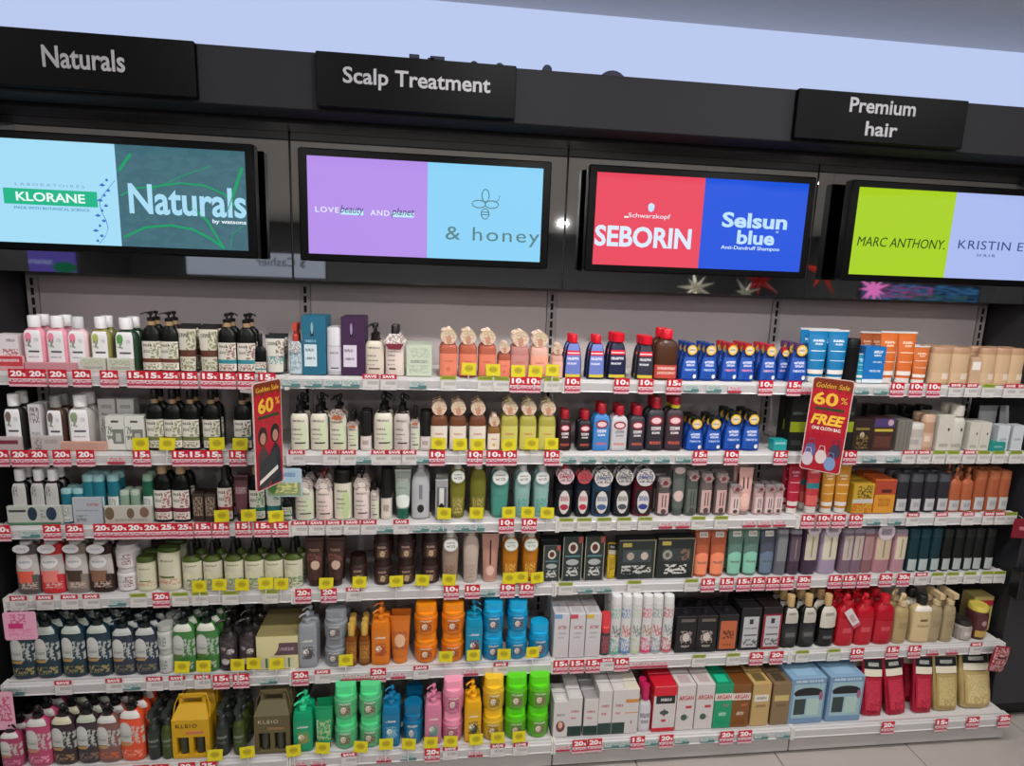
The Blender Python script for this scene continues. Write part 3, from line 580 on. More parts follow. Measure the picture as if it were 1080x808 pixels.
P(2, 'tall charcoal bottle with red cap', 'bottle', [693], 19, 418, 2, **ALP('#2c2a33'))
P(2, 'tall charcoal bottle with yellow collar strip', 'bottle', [713], 19, 418, 2, **dict(ALP('#3a2c34'), col='#b8b02c'))
P(2, 'blue medicated bottle with gold ring tag, low pair', 'flask', [734, 754], 19, 440, 3, **SEL('#20261f', '#bfd0ea'))
P(2, 'blue medicated bottle with gold ring tag, tall pair', 'flask', [775, 794], 20, 434, 3, **SEL('#20261f', '#bfd0ea'))
P(2, 'small turquoise carton alone beside the gap', 'box', 821, 14, 463, 1, b='#1f9c9c', l=('#27a6a6', 0, 1, [T(.1, .9, .6, .8, '#c8ecec')]))
P(2, 'tall black carton with lime green band', 'box', [842, 855], 15, 420, 2, b='#101210', l=('#131513', 0, 1, [Rr(0, 1, .36, .56, '#8c9a1c'), T(.1, .9, .7, .75, '#55605c'), T(.2, .9, .1, .2, '#3c443c')]))
P(2, 'black and lime carton right of the red sale sign', 'box', [895], 13, 420, 2, b='#101210', l=('#131513', 0, 1, [Rr(0, 1, .36, .56, '#8c9a1c'), T(.1, .9, .7, .75, '#55605c')]))
P(2, 'dark brown hair colour carton with olive strip', 'box', [910], 21, 441, 1, b='#2a1a18', l=('#2f1e1a', 0, 1, [Rr(.1, .8, .66, .74, '#7a7030'), E_(.45, .5, .12, .1, '#b9a88a'), Nn(.2, .8, .05, .5, '#7a6838')]))
P(2, 'brown carton with violet top and yellow strip', 'box', [931], 22, 440, 1, b='#3a2026', l=('#40241f', 0, 1, [Rr(0, 1, .74, 1, '#4a3a6a'), E_(.8, .88, .14, .1, '#b89aa8'), Rr(.05, .95, .60, .68, '#b9a83c'), T(.1, .9, .1, .45, '#6a4034')]))
P(2, 'black round wax tub at the back', 'jar', [922, 941, 960, 978], 17, 428, 1, y0=.13, b='#0f0f10', c='#141416')
P(2, 'grey ribbed carton', 'box', [953], 15, 442, 2, b='#6a6660', l=('#76726c', 0, 1, [Rr(.2, .24, .05, .95, '#58544f'), Rr(.5, .54, .05, .95, '#58544f'), Rr(.76, .8, .05, .95, '#58544f')]))
P(2, 'white jar-like bottle with grey base label', 'cyl', [967], 17, 446, 2, b='#b7b0a8', c='#cfcac2', e=.7, l=('#c4beb6', .05, .5, [T(.1, .6, .4, .8, '#8a847c')]))
P(2, 'peach beige bottle with white band', 'cyl', [981], 12, 437, 2, b='#b58f74', c='#c9ab92', e=.8, l=('#c4a48c', .1, .5, [T(.1, .6, .4, .8, '#e8ddd0')]))
WC = lambda: dict(b='#c0bdb2', c='#cdcabf', l=('#c9c6ba', 0, 1, [E_(.7, .6, .07, .05, '#2e2e2c'), T(.2, .8, .1, .2, '#8a8878')]))
P(2, 'tall off-white carton with small dark dot', 'box', [997], 16, 437, 2, **WC())
P(2, 'off-white bottle with round white cap', 'bottle', [1012], 16, 427, 2, hb=.78, e=.7, cr=.36, **WC())
P(2, 'slim off-white carton', 'box', [1027, 1038], 11, 445, 2, **WC())
P(2, 'grey squeeze tube standing at the back', 'tube', [1046, 1068], 20, 428, 1, y0=.1, b='#a4a6a8', c='#6a6c70', cp='#9a9c9e')
P(2, 'small white carton before the grey tubes', 'box', [1057, 1072], 12, 448, 1, b='#b4bcc0', l=('#c4ccd0', 0, 1, [T(.2, .8, .4, .5, '#8a9498')]))
P(2, 'small flat teal carton', 'box', 1050, 15, 465, 1, y0=-.012, b='#1f7c74', l=('#238a80', 0, 1, [T(.2, .8, .4, .6, '#9cc8c4')]))
# ================================================================= THIRD SHELF
P(3, 'black shampoo bottle with white label and white cap', 'bottle', [19, 39, 54], 19, [494, 491, 490][0], 2, **dict(KLO('#5a4a46', '#6a605a'), b='#131316', l=('#b9b8b6', .2, .93, [Nn(.1, .4, .6, .9, '#55504c'), Rr(.2, .85, .2, .26, '#4a4a50')])))
TL = lambda: dict(b='#1e6c7c', c='#8fb8bc', e=.85, hb=.86, l=('#c9ccc9', .05, .55, [Nn(.2, .8, .3, .9, '#7a8a80'), T(.2, .8, .08, .16, '#55706a')]))
P(3, 'short teal bottle with white label', 'cyl', [70, 82], 12, 515, 2, **TL())
P(3, 'teal bottle with pale clear cap', 'cyl', [92, 103, 118], 13, 500, 2, **TL())
P(3, 'small white and green bottle', 'cyl', [131, 142], 10, 517, 2, **dict(TL(), b='#7d9a84', c='#a8b8a8'))
P(3, 'dark green bottle with clear cap and white label', 'cyl', [155], 11, 500, 2, **dict(TL(), b='#1f5c46', c='#88a894'))
P(3, 'black bottle with tan cap and red flower label', 'bottle', [169, 189], 19, 490, 2, **dict(NAT('#6a2030', '#8a2c38'), c='#a98c6c', col=None, cr=.26, hb=.86))
P(3, 'small dark carton with brown flower print', 'box', [209, 222], 12, 520, 2, b='#2c201c', l=('#3a2a26', 0, 1, [Nn(.1, .9, .2, .9, '#a89880')]))
P(3, 'black bottle with pomegranate red label', 'bottle', [236], 16, 492, 2, **dict(NAT('#8a1f2c', '#a82c38', lz=(.05, .8)), c='#221c18', col=None))
P(3, 'dark plum squeeze tube behind the low shelf cards', 'tube', [253], 15, 501, 2, b='#4a2c34', c='#2a1a1e', cp='#6a5055', l=('#6a4048', .0, .9, [T(.1, .9, .6, .8, '#b8a0a4')]))
P(3, 'black bottle with tan cap and aloe green label', 'bottle', [270], 17, 491, 2, **dict(NAT('#1c6a58', '#2c8a4c'), c='#a98c6c', col=None, cr=.26, hb=.86))
P(3, 'cream squeeze tube with aloe green bands', 'tube', [287], 18, 500, 2, b='#1c3a34', c='#12201c', ch=0, cp='#1a2c28', l=('#ccd0c4', 0, .9, [Nn(.5, 1, .5, .9, '#3c8a4c'), Rr(0, 1, .2, .34, '#1f6c6c')]))
P(3, 'small black bottle with aloe label', 'bottle', [303], 10, 521, 1, **dict(NAT('#1c6a58', '#2c8a4c'), c='#181818', col=None))
FL3 = ('#c4bbb4', 1.0, [Nn(0, 1, 0, 1, '#7a5c56'), E_(.5, .5, .2, .2, '#d9d0c8')], .1, 1.0)
P(3, 'pale pump bottle with clear flower collar, leaf label', 'pump', [320], 20, 496, 2, **CRM(tag=FL3, tz=.0))
P(3, 'pale pink pump bottle with clear flower collar', 'pump', [341], 18, 497, 2, **CRM('#d4c4bc', tint='#e4cfc8', tag=FL3, tz=.0, c='#6a2c28'))
P(3, 'black capped broad bottle with cream leaf label', 'cyl', [360.5], 20, 495, 2, b='#d5d2be', c='#121211', e=1, hb=.74, l=('#dad7c4', .02, .72, [E_(.7, .4, .25, .45, '#bccf98')]+dark_lines()))
P(3, 'cream bottle with rose tinted flower collar', 'pump', [381], 17, 496, 2, **CRM('#d4c8c0', tint='#e4d4d0', tag=FL3, tz=.0))
P(3, 'thin bottle with small flower tag', 'bottle', [395], 9, 509, 2, **CRM('#cfc4bc', tag=FL3, tz=.02))
P(3, 'small cream bottle with tall black cap', 'cyl', [407], 12, 494, 2, b='#cfc6ba', c='#101010', e=1, hb=.42, l=('#d8cfc4', .05, .4, [T(.2, .8, .3, .7, '#7a5a50')]))
P(3, 'sage squeeze tube with green cap', 'tube', [425], 17, 495, 2, b='#8d9c92', c='#14604a', cp='#a9b6ac', ch=.2, l=('#98a69c', 0, .95, [E_(.5, .18, .5, .2, '#dfe6de'), T(.15, .85, .75, .85, '#d0dad2'), T(.15, .7, .55, .6, '#6c7c72')]))
GL = lambda b, tagc, pic='#4a4a3c', lp=None: dict(b=b, c='#d9dcd8', ro=.12, e=.9, d=.7, hb=.9, cr=.24, pr=[(0, .78), (.04, .84), (.35, .92), (.75, 1), (.9, .84), (1, .4)], la=.26, l=(b, .05, .45, [Nn(.1, .9, .1, .9, lp or '#c9b46a')]), tag=(tagc, .84, [E_(.5, .5, .42, .42, '#dfe2dc'), Nn(.2, .8, .3, .5, pic), T(.2, .8, .6, .7, pic)]), tz=.12)
P(3, 'silver pump bottle with vertical black lettering', 'spray', [443.5], 19, 488, 2, b='#a8a8ac', c='#b8b8bc', ro=.2, hb=.86, cr=.2, l=('#b4b4b8', .03, .9, [Rr(.4, .6, .45, .8, '#7c7c82'), E_(.5, .22, .2, .1, '#1c1c1a')]))
P(3, 'clear carton holding a small white bottle', 'box', [466], 13, 505, 2, b='#b6b8b6', l=('#9a9c9a', 0, 1, [Rr(.1, .9, .3, .82, '#5c605e'), Rr(.3, .7, .35, .8, '#d6d6d2'), E_(.5, .3, .2, .1, '#1c1c1a')]))
P(3, 'olive gold bottle with round white disc tag', 'bottle', [483], 17, 488, 2, **GL('#77742c', '#c9ccc2'))
P(3, 'taller olive bottle with golden flower picture', 'bottle', [505], 18, 488, 2, **dict(GL('#6f6f2a', '#c9ccc2'), tag=None))
P(3, 'teal green glass bottle with oval disc tag', 'bottle', [528], 20, 489, 2, **GL('#4f8f84', '#c9d2d0', lp='#3aa08c'))
P(3, 'pale aqua bottle with hanging tag', 'bottle', [552, 572], 17, 490, 2, **GL('#8cb2ae', '#c9cfd2', pic='#4a3c6a', lp='#2f9c84'))
BK = lambda b, t1, t2: dict(b=b, c='#222226', ro=.25, e=.8, hb=.86, d=.55, cr=.2, la=.26, l=('#15161b', .06, .62, [E_(.5, .5, .38, .48, '#d2cfcb'), T(.2, .8, .55, .75, t2), E_(.5, .3, .3, .12, t2)]), tag=(t1, .95, [Nn(.1, .9, .2, .9, '#3a3a40'), T(.1, .9, .42, .6, t2)], .02), tz=.05)
P(3, 'black pump bottle with pink round tag and red nozzle', 'nozzle', [596], 18, 490, 2, **dict(BK('#14141a', '#d8b9be', '#a8283c'), c='#c8323c'))
P(3, 'navy bottle with red and teal tag', 'nozzle', [616], 16, 491, 2, **BK('#171c2c', '#b84a50', '#b8283c'))
P(3, 'slate blue bottle with scalloped grey tag', 'nozzle', [636], 20, 492, 2, **BK('#2f4c66', '#d0c9c2', '#3a5c8a'))
P(3, 'black bottle with scalloped grey tag and white oval', 'nozzle', [658], 19, 491, 2, **BK('#15161c', '#bfbcb8', '#4a4a50'))
P(3, 'maroon bottle with grey tag and blue badge', 'nozzle', [680], 20, 491, 2, **dict(BK('#5c1c28', '#c9c6c4', '#2c3c8a')))
PK = lambda b, l='#cda9a4': dict(b=b, c='#8c8684', e=.8, ro=.2, hb=.88, la=.26, l=(l, .06, .6, [Rr(.3, .4, .3, .9, '#3a3234'), Rr(.58, .68, .3, .9, '#3a3234'), E_(.5, .1, .25, .12, '#4c4244')]), tag=('#b09a98', .85, [E_(.5, .45, .2, .25, '#8a1f2c'), Nn(0, 1, 0, 1, '#4a3c3e')], .12, .85), tz=.88)
P(3, 'short smoky bottle with pink strip and rosette', 'cyl', [701], 14, 503, 2, **PK('#5a5454'))
P(3, 'tall grey green squeeze tube with pink oval', 'tube', [718], 14, 487, 2, b='#565e58', c='#48504a', ch=.1, cp='#6c726c', l=('#5c645e', 0, .95, [E_(.5, .3, .38, .13, '#d0b8b4'), E_(.5, .9, .4, .08, '#c4b0ae')]))
P(3, 'grey green bottle with rosette', 'cyl', [731], 13, 496, 2, **PK('#4f5a52', '#5f6a60'))
P(3, 'smoky pink bottle with rosette and dark bars', 'cyl', [746, 762], 13, 498, 2, **PK('#6f6462'))
P(3, 'low pale pink bottle with rosette', 'cyl', [776], 12, 511, 2, **PK('#d0b4ae', '#dcc6c0'))
P(3, 'tall salmon pink tube with dark bars', 'tube', [788], 15, 493, 2, b='#cf9f96', c='#8c7c78', ch=.08, cp='#bca09c', l=('#d6a89e', 0, .95, [Rr(.25, .36, .55, .85, '#4a3a3a'), Rr(.55, .66, .55, .85, '#4a3a3a'), E_(.5, .25, .35, .18, '#e6bcae')]))
P(3, 'tiny pink bottle with rosette', 'cyl', [801, 812, 822], 10, 511, 2, **PK('#c4a4a4', '#d8c0be'))
P(3, 'crimson squeeze tube with white foot', 'tube', [841], 14, 486, 2, **dict(MA('#b8203c', '#f0b8c4'), cp='#c83a50'))
P(3, 'coral red tube with teal band', 'tube', [861], 15, 486, 2, b='#c43c44', c='#e0dcd8', cp='#c83a50', l=('#cc4048', 0, .95, [Rr(0, 1, .42, .56, '#2f8a94'), Rr(0, 1, 0, .25, '#e86a64'), T(.2, .8, .8, .86, '#f0c8c4')]))
P(3, 'amber yellow tube with white foot', 'tube', [877, 892], 15, 491, 2, **dict(MA('#c98a2c', '#f6e4c0'), cp='#d8a04c'))
P(3, 'small yellow and black sachet carton', 'box', [910], 22, 508, 2, b='#b8902c', l=('#c4a030', 0, 1, [Nn(.2, .9, .5, .95, '#2c2820'), Rr(0, 1, .34, .48, '#c8c4bc'), Nn(0, 1, .0, .34, '#c8501c')]))
P(3, 'orange carton with dark red flap', 'box', [933], 22, 504, 2, b='#c4602c', l=('#d0902c', 0, 1, [Rr(0, 1, .56, 1, '#a8442c'), Rr(.3, .8, .62, .72, '#4a1c18'), T(.2, .8, .2, .45, '#a8601c')]))
KE = lambda b, c: dict(b=b, c=c, e=.7, hb=.8, ro=.4, l=('#b9b9ba', .05, .36, [T(.2, .8, .3, .7, '#8a8a8c')]), la=.22)
P(3, 'matt charcoal bottle with grey cap and pale label', 'cyl', [953, 968, 983, 997], 13, 499, 2, **KE('#2c2c32', '#4a4c52'))
P(3, 'terracotta pump bottle with pale label', 'pump', [1010, 1023], 12, 493, 2, **dict(KE('#a85c3c', '#b06a48'), hb=.76, la=.3))
P(3, 'terracotta bottle with flat cap', 'cyl', [1036, 1049, 1061], 12, 496, 2, **KE('#a0583a', '#a8623f'))
# ================================================================= FOURTH SHELF
DV = lambda low, acc, up='#b9b2b0': dict(b=low, c='#c8c6c4', e=.7, d=.5, ro=.25, hb=.94, cr=.26, la=.4, pr=[(0, .9), (.04, 1), (.55, .98), (.8, .86), (.9, .94), (1, .8)], l=(up, .38, .8, [E_(.45, .65, .34, .3, '#dcdad8'), T(.2, .7, .6, .7, '#7a8a9c'), Rr(0, .8, 0, .22, acc)]), l2=(low, .08, .4, [Rr(.1, .75, .5, 1, acc), Nn(.2, .95, .1, .5, '#d9c0b0')]), tag=('#cac8c6', .72, [T(.2, .8, .4, .6, '#8a9aac')], 0, .6), tz=.04)
P(4, 'grey clear shampoo bottle with coral label', 'bottle', [26], 25, 569, 2, gap=.02, **DV('#5a5654', '#e0604c'))
P(4, 'clear bottle with red base and coral label', 'bottle', [52], 26, 569, 2, gap=.02, **DV('#c8343c', '#e88078'))
P(4, 'clear bottle with dark brown label', 'bottle', [78], 25, 569, 2, gap=.02, **DV('#857a72', '#4a3830'))
P(4, 'dark brown bottle with tan label', 'bottle', [104], 27, 569, 2, gap=.02, **DV('#33241f', '#8a6450'))
P(4, 'white tub with brown flower print', 'jar', [130], 25, 574, 2, stack=2, b='#cfc9c9', c='#bab6b4', lh=.2, l=('#d6d0d0', .08, .9, [Nn(.4, .9, .2, .9, '#6a3c38'), T(.1, .6, .5, .6, '#9aa0b4')]))
AV = lambda: dict(b='#c9c6a8', c='#3d4e1c', e=.9, d=.7, la=.4)
P(4, 'short cream bottle with olive green lid', 'cyl', [152], 20, 586, 2, **dict(AV(), hb=.84, l=('#cfccb2', .06, .8, [T(.2, .8, .78, .84, '#5a6a3a'), Nn(0, 1, .1, .3, '#c8946a'), Rr(.2, .8, .3, .34, '#5c7a30')])))
P(4, 'tall cream tub with olive green lid', 'cyl', [176], 24, 576, 2, **dict(AV(), hb=.9, l=('#cfccb2', .06, .86, [T(.2, .8, .78, .84, '#5a6a3a'), Nn(0, 1, .1, .3, '#c8846a'), Rr(.1, .8, .3, .36, '#5c6a30')])))
P(4, 'cream bottle with green shoulder and black nozzle cap', 'nozzle', [200, 222, 244, 266, 287, 308], 20, 570, 2, b='#46571f', c='#0e100c', e=.9, d=.7, hb=.72, cr=.2, la=.46, ro=.3, l=('#ccc9b0', .0, .82, [T(.2, .8, .84, .9, '#5a6a3a'), E_(.3, .5, .2, .16, '#dcd9b8'), Nn(.3, 1, .1, .4, '#3f7a3c')]))
P(4, 'dark brown squeeze tube with coconut picture', 'tube', [331, 353], 19, 567, 2, b='#3c2520', c='#2a1815', cp='#4a302a', ch=.1, l=('#432a24', 0, .95, [E_(.55, .4, .26, .12, '#c4a894'), T(.2, .8, .75, .82, '#a8887a'), Nn(.1, .9, .5, .7, '#7a4a3c')]))
JB = lambda b='#34201c': dict(b=b, c='#281713', lh=.3, l=(b, .08, .92, [T(.2, .8, .7, .85, '#b89a8a'), E_(.55, .35, .2, .22, '#c9b48a'), Nn(.2, .9, .1, .6, '#8a6a50')]))
P(4, 'single squat dark brown jar', 'jar', [377], 20, 586, 1, **JB())
P(4, 'dark brown jar with cream flower picture', 'jar', [403, 428, 454], 20, 562, 2, stack=2, **JB())
P(4, 'clear bronze bottle with round pale disc tag', 'bottle', [475], 18, 560, 2, **GL('#9c8674', '#c4c8c6', lp='#7a5a48'))
P(4, 'frosted beige bottle with narrow neck', 'bottle', [497], 17, 558, 2, **dict(GL('#bcab9e', '#c4c8c6', lp='#a08c7e'), tag=None, c='#c6b9ae'))
P(4, 'shiny rose gold tapered tube', 'tube', [517.5], 18, 563, 1, b='#c09284', c='#c8a294', ch=.04, cp='#caa092', l=('#b98878', 0, .95, [Rr(.45, .55, .35, .95, '#3c2420'), E_(.5, .2, .25, .12, '#e0b8a8')]))
P(4, 'golden amber bottle with round disc tag', 'bottle', [539, 560], 17, 560, 2, **GL('#b8741c', '#c9c9b8', lp='#f0c460', pic='#6a8a6a'))
GB = lambda b: dict(b=b, l=(b, 0, 1, [Rr(0, .04, 0, 1, '#9a9482'), Rr(.96, 1, 0, 1, '#9a9482'), Rr(.78, 1, .86, 1, '#a85044'), E_(.5, .75, .24, .13, '#d0c8bc'), E_(.5, .75, .15, .08, '#5a2c24'), Rr(.12, .88, .54, .58, '#4f7a80'), E_(.5, .42, .32, .07, '#a8acaa'), Nn(.2, .8, .1, .3, '#dcdcd6')]))
P(4, 'small dark green carton with red corner', 'box', [582], 18, 573, 2, **GB('#2b3634'))
P(4, 'tall dark green carton with red corner', 'box', [604, 627], 21, 563, 2, **GB('#25312f'))
P(4, 'yellow packet wedged between dark cartons', 'pouch', [645.5], 9, 576, 1, b='#c9a820', b2='#6a5810')
P(4, 'broad dark gift carton showing two soaps', 'box', [672], 40, 564, 1, d=.3, b='#262e2c', l=('#232c2a', 0, 1, [Rr(0, 1, .97, 1, '#8c8468'), Rr(.97, 1, 0, 1, '#8c8468'), Rr(.1, .34, .82, .92, '#a89a50'), Rr(.12, .88, .42, .74, '#3f4a4c'), E_(.32, .58, .1, .1, '#a89a90'), E_(.7, .58, .1, .1, '#c4b4a8'), Nn(.1, .9, .12, .34, '#d8d8d0')]))
P(4, 'broad dark gift carton showing a tin and rings', 'box', [713.5], 40, 562, 1, d=.3, b='#262e2c', l=('#1f2625', 0, 1, [Rr(0, 1, .97, 1, '#8c8468'), Rr(.97, 1, 0, 1, '#a8765c'), Rr(.1, .34, .82, .92, '#a89a50'), Rr(.12, .88, .42, .74, '#343c3c'), E_(.26, .58, .13, .12, '#9c9c90'), E_(.26, .58, .06, .06, '#5a5a50'), Nn(.55, .85, .44, .72, '#8c6a5a'), Nn(.2, .8, .1, .34, '#e4e4dc')]))
CT = lambda b, l: dict(b=b, c='#c9c4be', cp='#c9c4be', ch=0, l=(l, .02, .97, [Rr(0, 1, .42, 1, b), E_(.5, .36, .48, .16, l), T(.2, .8, .25, .3, '#55504a'), Rr(.25, .8, .87, 1, '#d6d2cc'), T(.3, .75, .9, .96, '#6a6660')]))
P(4, 'coral orange squeeze tube with white top tag', 'tube', [743, 760], 17, 557, 2, **CT('#b05a3c', '#f08e68'))
P(4, 'sage green squeeze tube with mint foot', 'tube', [778, 795], 17, 556, 2, **CT('#5c7c70', '#86c4ac'))
P(4, 'slate blue squeeze tube with white top tag', 'tube', [812], 17, 556, 2, **CT('#4a505e', '#66788e'))
PC = lambda b, l, t=('#c8bcc4', .9, [T(.2, .8, .3, .7, '#55445c')]): dict(b=b, c='#8c8490', ro=.15, e=.6, hb=.9, la=.22, l=(l, .3, .84, [Rr(.44, .56, .1, .9, '#8a8468')]), tag=t, tz=.95)
P(4, 'clear grey bottle with white foot', 'cyl', [826], 12, 557, 2, **dict(PC('#6a6c74', '#7c7e86'), tag=None))
P(4, 'dark plum clear bottle', 'cyl', [840], 13, 557, 2, **dict(PC('#4a3c4c', '#5c4c5c'), tag=None))
P(4, 'dark plum bottle with beige strip label', 'cyl', [857], 16, 553, 2, **PC('#46384a', '#c4bca8'))
P(4, 'lilac bottle with beige strip label', 'cyl', [877], 19, 553, 2, **PC('#a898b0', '#cfc8b4'))
P(4, 'mauve clear bottle with short strip', 'cyl', [895, 906], 12, 556, 2, **PC('#7c6878', '#b8aaa4', None))
P(4, 'smoky rose clear bottle', 'cyl', [917], 12, 557, 2, **PC('#8a6468', '#a88084', None))
P(4, 'broad pink clear bottle with beige label', 'cyl', [933], 19, 556, 2, **PC('#b08088', '#c4b098'))
P(4, 'pale rose bottle beside the teal bottles', 'cyl', [951], 14, 557, 2, **PC('#b48c96', '#cfc0a8', None))
P(4, 'dark teal bottle with small white label', 'cyl', [965, 977, 989], 11, 557, 2, **dict(KE('#14343a', '#163c44'), l=('#a8b4b4', .03, .3, [])))
P(4, 'black green bottle with small white label', 'cyl', [1001, 1013, 1024, 1034, 1046], 10, 557, 2, **dict(KE('#161a19', '#1e2322'), l=('#a8aeac', .03, .3, [])))
# ================================================================= FIFTH SHELF
DB = lambda b, lid, acc, low: dict(b=b, c='#101a1a', e=.75, d=.55, ro=.3, hb=.82, cr=.2, la=.42, pr=[(0, .86), (.05, .98), (.4, 1), (.8, .98), (.92, .86), (1, .5)], l=(b, .02, .84, [E_(.3, .74, .26, .2, '#c8c8c4'), Rr(.0, .55, .45, .7, '#bcbeb8'), T(.1, .5, .56, .62, '#7a8484'), Rr(0, .5, .36, .43, acc), Nn(.5, 1, .4, .85, '#b8beb8'), Nn(.0, .9, .08, .26, low)]), l2=(lid, .86, .99, []))
P(5, 'dark teal shampoo bottle with white shoulders', 'pump', [20, 46, 74, 101.5], 26, 646, 3, side=1, **DB('#1b3440', '#b0b8b0', '#b08c54', '#a89a60'))
P(5, 'navy grey shampoo bottle with black pump', 'pump', [128, 152], 24, 649, 3, **DB('#2a3444', '#b4b8b4', '#a88454', '#8a8460'))
P(5, 'white ribbed tub with teal print', 'jar', [173], 18, 659, 2, stack=2, b='#b8bab4', c='#a9aba6', lh=.24, l=('#bfc0bb', .08, .92, [Nn(.1, .7, .2, .8, '#4a6a6c')]))
P(5, 'green and white shampoo bottle with black pump', 'pump', [192, 217], 24, 644, 3, **DB('#3f7a3c', '#d2d4c8', '#5c7a30', '#c4ccb8'))
P(5, 'black brown pump bottle with white petals', 'pump', [239, 260], 20, 652, 3, b='#2c2628', c='#15110f', e=1, d=.9, ro=.2, hb=.74, cr=.28, l=('#332b2e', .05, .9, [E_(.7, .55, .2, .09, '#cfcac8'), E_(.4, .25, .24, .1, '#c4bfbc'), E_(.3, .65, .16, .06, '#9a9498'), Nn(.1, .9, .3, .9, '#55484c')]))
P(5, 'cream gift carton with shaded kraft top and mauve panel', 'box', [292.5], 45, 664, 1, d=1.25, b='#8f8558', l=('#d6cd9c', 0, 1, [Rr(.42, 1, .42, .8, '#5c4650'), T(.55, .9, .56, .66, '#b09aa4'), E_(.28, .8, .26, .42, '#d6cd9c'), Rr(.08, .9, .04, .34, '#c9c4a8'), Rr(.2, .26, .04, .34, '#4a7a40'), Rr(.45, .5, .04, .34, '#8a8878'), Rr(.75, .8, .04, .34, '#4a7a40')]))  # darker body colour also carries the shade on the kraft top
def SQ(b, pic, c=None, side=-1): return dict(b=b, c=c or b, side=side, e=.45, d=.6, ro=.3, hb=.8, cr=.2, la=.3, pr=[(0, .94), (.02, 1), (.88, 1), (.97, .88), (1, .4)], l=(b, .06, .8, [Nn(.2, .8, .2, .6, pic), E_(.55, .36, .24, .16, pic), E_(.42, .42, .16, .1, '#efe6dc'), Nn(.3, .9, .25, .5, pic), T(.2, .8, .74, .8, '#e8e4dc')]))
P(5, 'silver grey square pump bottle', 'pump', [324], 20, 645, 2, **SQ('#8f949a', '#4a484c'))
def JR(b, pic, c=None): return dict(b=b, c=c or b, lh=.36, la=.2, ro=.3, l=(b, .1, .9, [Nn(.1, .9, .1, .85, pic), E_(.42, .5, .2, .2, '#ead9c9'), Nn(.3, .9, .2, .6, pic), T(.1, .9, .84, .94, '#ece6da')]))
P(5, 'silver grey jar', 'jar', [352.5], 25, 645, 2, stack=2, **JR('#878c92', '#463a44'))
P(5, 'amber oil bottle with gold cap', 'bottle', [370, 384], 12, 657, 3, b='#7a4418', c='#c8a24c', ro=.15, hb=.74, e=1, cr=.3, l=('#8a5420', .1, .8, [Nn(.1, .9, .2, .8, '#c48c34')]))
P(5, 'orange square pump bottle', 'pump', [401], 20, 641, 2, **SQ('#d4761c', '#a84a20'))
P(5, 'orange squeeze tube with flower picture', 'tube', [422], 21, 650, 2, b='#c96c1e', c='#d8781c', ch=.12, l=('#c96c1e', 0, .95, [Nn(.15, .85, .2, .7, '#8a4a3c'), E_(.5, .45, .28, .18, '#dcb08c')]))
P(5, 'bright orange jar', 'jar', [449, 478], 25, 637, 2, stack=2, **JR('#dc7616', '#7a3418', '#ea8a14'))
P(5, 'turquoise blue square pump bottle', 'pump', [500], 18, 639, 2, side=1, **{k: v for k, v in SQ('#118ab0', '#7a3c34').items() if k != 'side'})
P(5, 'turquoise blue jar', 'jar', [521, 547], 22, 635, 2, stack=2, **JR('#0f86b4', '#5c3a3a', '#16a2d2'))
P(5, 'single turquoise jar beside the white cartons', 'jar', [569.5], 22, 658, 1, **JR('#0f86b4', '#5c3a3a', '#16a2d2'))
for k_, (x_, c_) in enumerate(((592, '#6f9ac4'), (608.5, '#c4485a'), (625, '#d2b04c'))):
    P(5, ('tall white carton with blue corner', 'tall white carton with red corner', 'tall white carton with yellow corner')[k_], 'box', [x_], 16, 645, 3, d=1.1, b='#c2bfc0', l=('#c9c6c8', 0, 1, [Rr(0, .5, .9, 1, c_), T(.25, .85, .66, .74, '#a84a5c'), T(.25, .8, .54, .58, '#8a8a90'), T(.25, .7, .44, .48, '#9a9aa0')]), tp='#b2aeb0')
P(5, 'small jar with red lid beside white cartons', 'jar', [639], 11, 648, 1, lh=.45, b='#3c4048', c='#d63c44', l=('#4a5058', .1, .9, [Nn(0, 1, 0, 1, '#c4444c')]))
for k_, (x_, c_, a_, d_) in enumerate(((650.5, '#6cae9c', '#4a4a55', 'with green swirls'), (661.5, '#5c8ac0', '#c84a44', 'with blue foot'), (672.5, '#b8c4a0', '#5c7a6c', 'with pale green waves'), (683.5, '#d63c74', '#a86c4c', 'with magenta foot'), (694.5, '#8a9aa0', '#c4284c', 'with crimson flower'), (706, '#c4545c', '#5c7a84', 'with red and grey print'))):
    P(5, 'slim white cylinder bottle '+d_, 'cyl', [x_], 11, 628, 3, b='#cdccca', c='#dad9d8', e=1, d=1, hb=.86, la=.36, l=('#d2d2d0', .02, .84, [Nn(0, 1, 0, .32, c_), Nn(.1, 1, .36, .6, a_), Nn(0, .8, .75, .95, c_), Rr(0, 1, 0, .06, c_)]), group='slim printed white bottles on the fifth shelf')
BX = lambda els, b='#18161a': dict(b=b, c='#1c1c20', head=1, l=('#17151a', 0, 1, els))
P(5, 'black carton with white peony picture', 'box', [723, 744.5], 21, 646, 2, **BX([Nn(.2, .8, .25, .6, '#a89890'), E_(.5, .42, .18, .12, '#c9bcb4'), T(.3, .7, .14, .2, '#b9b0a8'), Rr(.2, .9, .85, .93, '#6a6058')]))
P(5, 'black carton with orange front and dancing figures', 'box', [767], 21, 645, 2, **BX([Rr(.1, .93, .05, .84, '#b8623c'), Nn(.25, .8, .34, .58, '#241814'), T(.3, .7, .15, .2, '#7a3c24')]))
GYL = [Rr(.12, .9, .06, .80, '#b9b9bc'), Rr(.42, .62, .62, .74, '#2c3440'), T(.2, .85, .5, .54, '#6c6c74'), Rr(.2, .85, .34, .37, '#3a3a44'), Nn(.15, .88, .1, .26, '#1c1c24')]
P(5, 'black tub with grey label', 'box', [791], 21, 638, 2, b='#161518', l=('#1a191d', 0, 1, GYL))
